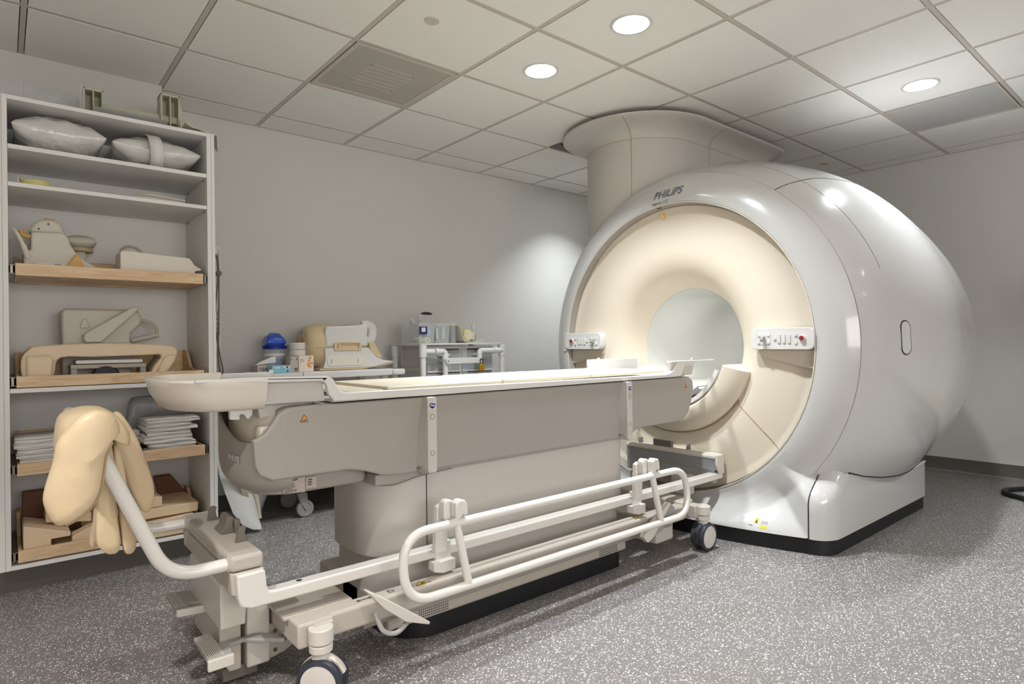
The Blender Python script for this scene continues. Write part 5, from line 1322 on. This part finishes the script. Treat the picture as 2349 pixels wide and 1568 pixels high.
# ---- things on the rack
RT = RZ+.012
t = thing('clear_caddy', 'clear plastic carry caddy with black grip and full pockets on the rack', 'caddy', (2.35, 3.78, RT))
def tub(x0_, x1_, y0, y1, z0, z1, fl, par, name='caddy_bin'):
    o_ = [(x0_, y0), (x1_, y0), (x1_, y1), (x0_, y1)]; w = .003
    bm = NB(); cx_, cy_ = (x0_+x1_)/2, (y0+y1)/2
    def ring_(s, z, i=0): return [(cx_+(x-cx_)*s-(w*i if x > cx_ else -w*i), cy_+(y-cy_)*s-(w*i if y > cy_ else -w*i), z) for x, y in o_]
    loft(bm, [ring_(fl, z0+.003, 1), ring_(fl, z0+.003, 1)] if 0 else [ring_(1, z1, 1), ring_(fl, z0+.003, 1)], cap=False)
    loft(bm, [ring_(fl, z0), ring_(1, z1), ring_(1.03, z1), ring_(1.03, z1+.004), ring_(1, z1+.004, 1), ring_(1, z1, 1)], cap=False)
    v = [bm.verts.new(p) for p in ring_(fl, z0)]; bm.faces.new(v)
    return obj(name, bm, CLEAR, par, smooth=False)
tub(2.225, 2.365, 3.66, 3.92, RT+.001, 1.19, .86, t)
tub(2.375, 2.50, 3.68, 3.90, RT+.001, 1.19, .88, t)
obj('caddy_handle', tube(NB(), fillet([(2.30, 3.79, 1.19), (2.318, 3.79, 1.262), (2.42, 3.79, 1.262), (2.44, 3.79, 1.19)], .02), .006, 10), CLEAR, t)
obj('handle_grip', tube(NB(), [(2.325, 3.79, 1.266), (2.345, 3.79, 1.269), (2.37, 3.79, 1.27), (2.395, 3.79, 1.268), (2.415, 3.79, 1.264)], [.006, .010, .011, .010, .006], 12), BLACK, t)
lbp = obj('photo_label', B(2.195+.03, 2.29, 3.658, 3.660, 1.115, 1.17), NAVYS, t, smooth=False)
bm = NB(); rotbox(bm, (2.26, 3.6572, 1.148), (.03, .001, .03), 0); obj('label_picture', bm, CARD, lbp)
cyan = tag(obj('blue_roll', lathe(NB(), [(.0001, 3.70), (.028, 3.70), (.028, 3.76), (.0001, 3.76)], (2.325, 0, 1.13), 'y'), LBLUE), 'light blue tape roll inside the left bin of the clear caddy', 'tape roll')
tag(obj('tape_roll', lathe(NB(), [(.008, 3.70), (.022, 3.70), (.022, 3.75), (.008, 3.75), (.008, 3.70)], (2.318, 0, 1.076), 'y'), PALEY), 'yellow tape roll low in the left bin of the clear caddy', 'tape roll')
tag(obj('white_tape_roll', lathe(NB(), [(.008, 3.76), (.020, 3.76), (.020, 3.80), (.008, 3.80), (.008, 3.76)], (2.285, 0, 1.076), 'y'), PAPER), 'white tape roll low in the left bin of the clear caddy', 'tape roll')
for i, (xx, m_, lab) in enumerate(((2.40, PURPLE, 'purple and white packet in the right bin of the clear caddy'), (2.455, GREYP, 'grey printed packet in the right bin of the clear caddy'))):
    pk = tag(obj('packet', B(xx-.018, xx+.022, 3.705, 3.725, 1.075, 1.175), m_, bevel=.003), lab, 'packet')
    obj('packet_print', B(xx-.008, xx+.010, 3.7035, 3.7045, 1.085, 1.165), PAPER, pk, smooth=False)
# crumpled wrap above the caddy's left bin
bm = NB()
for k in range(14):
    a = k*2.4; tube(bm, cr([(2.27+.035*cos(a), 3.78+.03*sin(a), 1.17), (2.27+.05*cos(a+1), 3.78+.03*sin(a+1), 1.205+.01*sin(k)), (2.27+.03*cos(a+2), 3.78+.03*sin(a+2), 1.225+.01*cos(k)), (2.27+.04*cos(a+3), 3.78+.02, 1.19)], 4, False), .003, 5)
tag(obj('clear_tubing', bm, CLEAR, angle=180), 'crumpled clear tubing spilling from the left bin of the caddy', 'tubing')
for i, (xx, hh, rr_) in enumerate(((2.53, 1.20, .028), (2.565, 1.205, .026))):
    t = thing('clear_canister', ['frosted clear canister standing behind the caddy', 'frosted clear canister right of the caddy, nearest the soap dish'][i], 'canister', (xx, 3.80-.05*i, RT))
    obj('canister_body', lathe(NB(), [(.0001, RT+.001), (rr_, RT+.001), (rr_+.002, hh-.03), (rr_-.003, hh-.025), (.0001, hh-.025)], (xx, 3.80-.05*i, 0)), BAG, t, angle=50)
    obj('canister_lid', lathe(NB(), [(.0001, hh-.025), (rr_-.002, hh-.025), (rr_-.002, hh), (.0001, hh)], (xx, 3.80-.05*i, 0)), CLEAR, t, angle=50)
t = thing('curved_white_tray', 'white curved plastic tray holding yellow packets on the rack', 'tray', (2.7, 3.8, RT))
bm = NB(); pr_ = cr([(2.592, 1.18), (2.605, 1.14), (2.622, 1.09), (2.645, RT+.010), (2.68, RT+.004), (2.76, RT+.005), (2.845, RT+.022)], 4, False)
loft(bm, [[(x, y, z) for x, z in pr_]+[(x+.004, y, z+.004) for x, z in pr_[::-1]] for y in (3.70, 3.90)]); obj('tray_shell', bm, WARMW, t)
t = thing('yellow_packet', 'yellow and white packet lying in the curved tray', 'packet', (2.715, 3.76, RT+.01))
obj('packet_body', blob((2.717, 3.775, 1.110), .085, .04, .085, 3, 10, .004, 3), PALEY, t, angle=180)
bm = NB(); cyl(bm, (2.715, 3.752, 1.108), .028, .003, 'y', 20); obj('packet_label', bm, PAPER, t)
bm = NB()
for k in range(9):
    a = k*.7; tube(bm, cr([(2.64+.01*cos(a), 3.80, 1.08), (2.63+.02*cos(a), 3.80+.02*sin(a), 1.15), (2.62+.05*sin(a*2), 3.80+.03*cos(a), 1.185+.012*sin(k)), (2.66+.04*cos(k), 3.80, 1.165)], 4, False), .002, 5)
tag(obj('yellow_straps', bm, PALEY, angle=180), 'tangle of pale yellow straps in the curved tray', 'straps')
t = thing('pump_bottle', 'clear pump bottle with green gel on the rack right of the yellow packet', 'bottle', (2.775, 3.78, RT+.006))
z = RT+.008
obj('bottle_body', lathe(NB(), [(.0001, z), (.024, z), (.026, z+.005), (.026, z+.085), (.018, z+.1), (.010, z+.105), (.0001, z+.105)], (2.775, 3.78, 0)), CLEAR, t, angle=50)
obj('gel', lathe(NB(), [(.0001, z+.003), (.022, z+.003), (.0225, z+.06), (.0001, z+.06)], (2.775, 3.78, 0)), GREEN, t, angle=50)
obj('bottle_label', lathe(NB(), [(.0265, z+.02), (.0265, z+.075)], (2.775, 3.78, 0), 'z', 14, pi*1.05, pi*1.45), CARD, t)
obj('pump_collar', lathe(NB(), [(.0001, z+.104), (.012, z+.104), (.010, z+.13), (.004, z+.135), (.004, z+.16), (.0001, z+.16)], (2.775, 3.78, 0)), PAPER, t, angle=50)
obj('pump_nozzle', tube(NB(), [(2.785, 3.78, z+.162), (2.76, 3.78, z+.161), (2.752, 3.78, z+.156)], .0035, 8), PAPER, t)

# ---- power injector on a stand, just right of the photo's edge; the gantry side mirrors it
t = thing('power_injector', 'white contrast injector on a wheeled pole, mirrored in the gantry side', 'injector', (5.25, .45, 0))
bm = NB()
for k in range(5):
    a = 2*pi*k/5; rotbox(bm, (5.25+.15*cos(a), .45+.15*sin(a), .06), (.30, .05, .04), a)
obj('stand_base', bm, DKGREY, t, bevel=.004)
obj('stand_pole', tube(NB(), [(5.25, .45, .06), (5.25, .45, .98)], .018, 14), WHITE, t)
obj('control_box', B(5.15, 5.35, .38, .52, .98, 1.06), GREYP, t, bevel=.008)
bm = NB(); rotbox(bm, (5.25, .50, 1.28), (.22, .10, .34), 0, radians(-12)); obj('injector_head', bm, WHITE, t, bevel=.02)
bm = NB(); rotbox(bm, (5.25, .556, 1.30), (.12, .01, .20), 0, radians(-12)); obj('head_display', bm, INK, t, bevel=.004)
obj('support_arm', tube(NB(), cr([(5.25, .45, .95), (5.2, .50, .80), (5.12, .56, .62), (5.10, .58, .50)], 5, False), .018, 12), WHITE, t)
bm = NB(); cyl(bm, (5.10, .58, .36), .05, .14); obj('bottle_holder', bm, WHITE, t, bevel=.01)
bm = NB(); cyl(bm, (5.02, .62, .30), .035, .15); obj('orange_bottle', bm, ORANGE, t, bevel=.008)
obj('hanging_cable', tube(NB(), cr([(5.25, .47, .95), (5.30, .55, .5), (5.22, .62, .18), (5.12, .62, .16), (5.10, .58, .34)], 6, False), .009, 8), BLACK, t)

# ---- black hose on the floor at the right edge
o = obj('black_floor_hose', tube(NB(), cr([(5.72, .70, .02), (5.30, .98, .018), (5.16, 1.03, .018), (5.07, .99, .018), (5.02, .92, .018), (4.98, .84, .018), (4.95, .5, .018), (5.1, .1, .018)], 8, False), .016, 12), BLACK, angle=60)
tag(o, 'black ribbed hose looping on the floor near the right wall', 'hose')
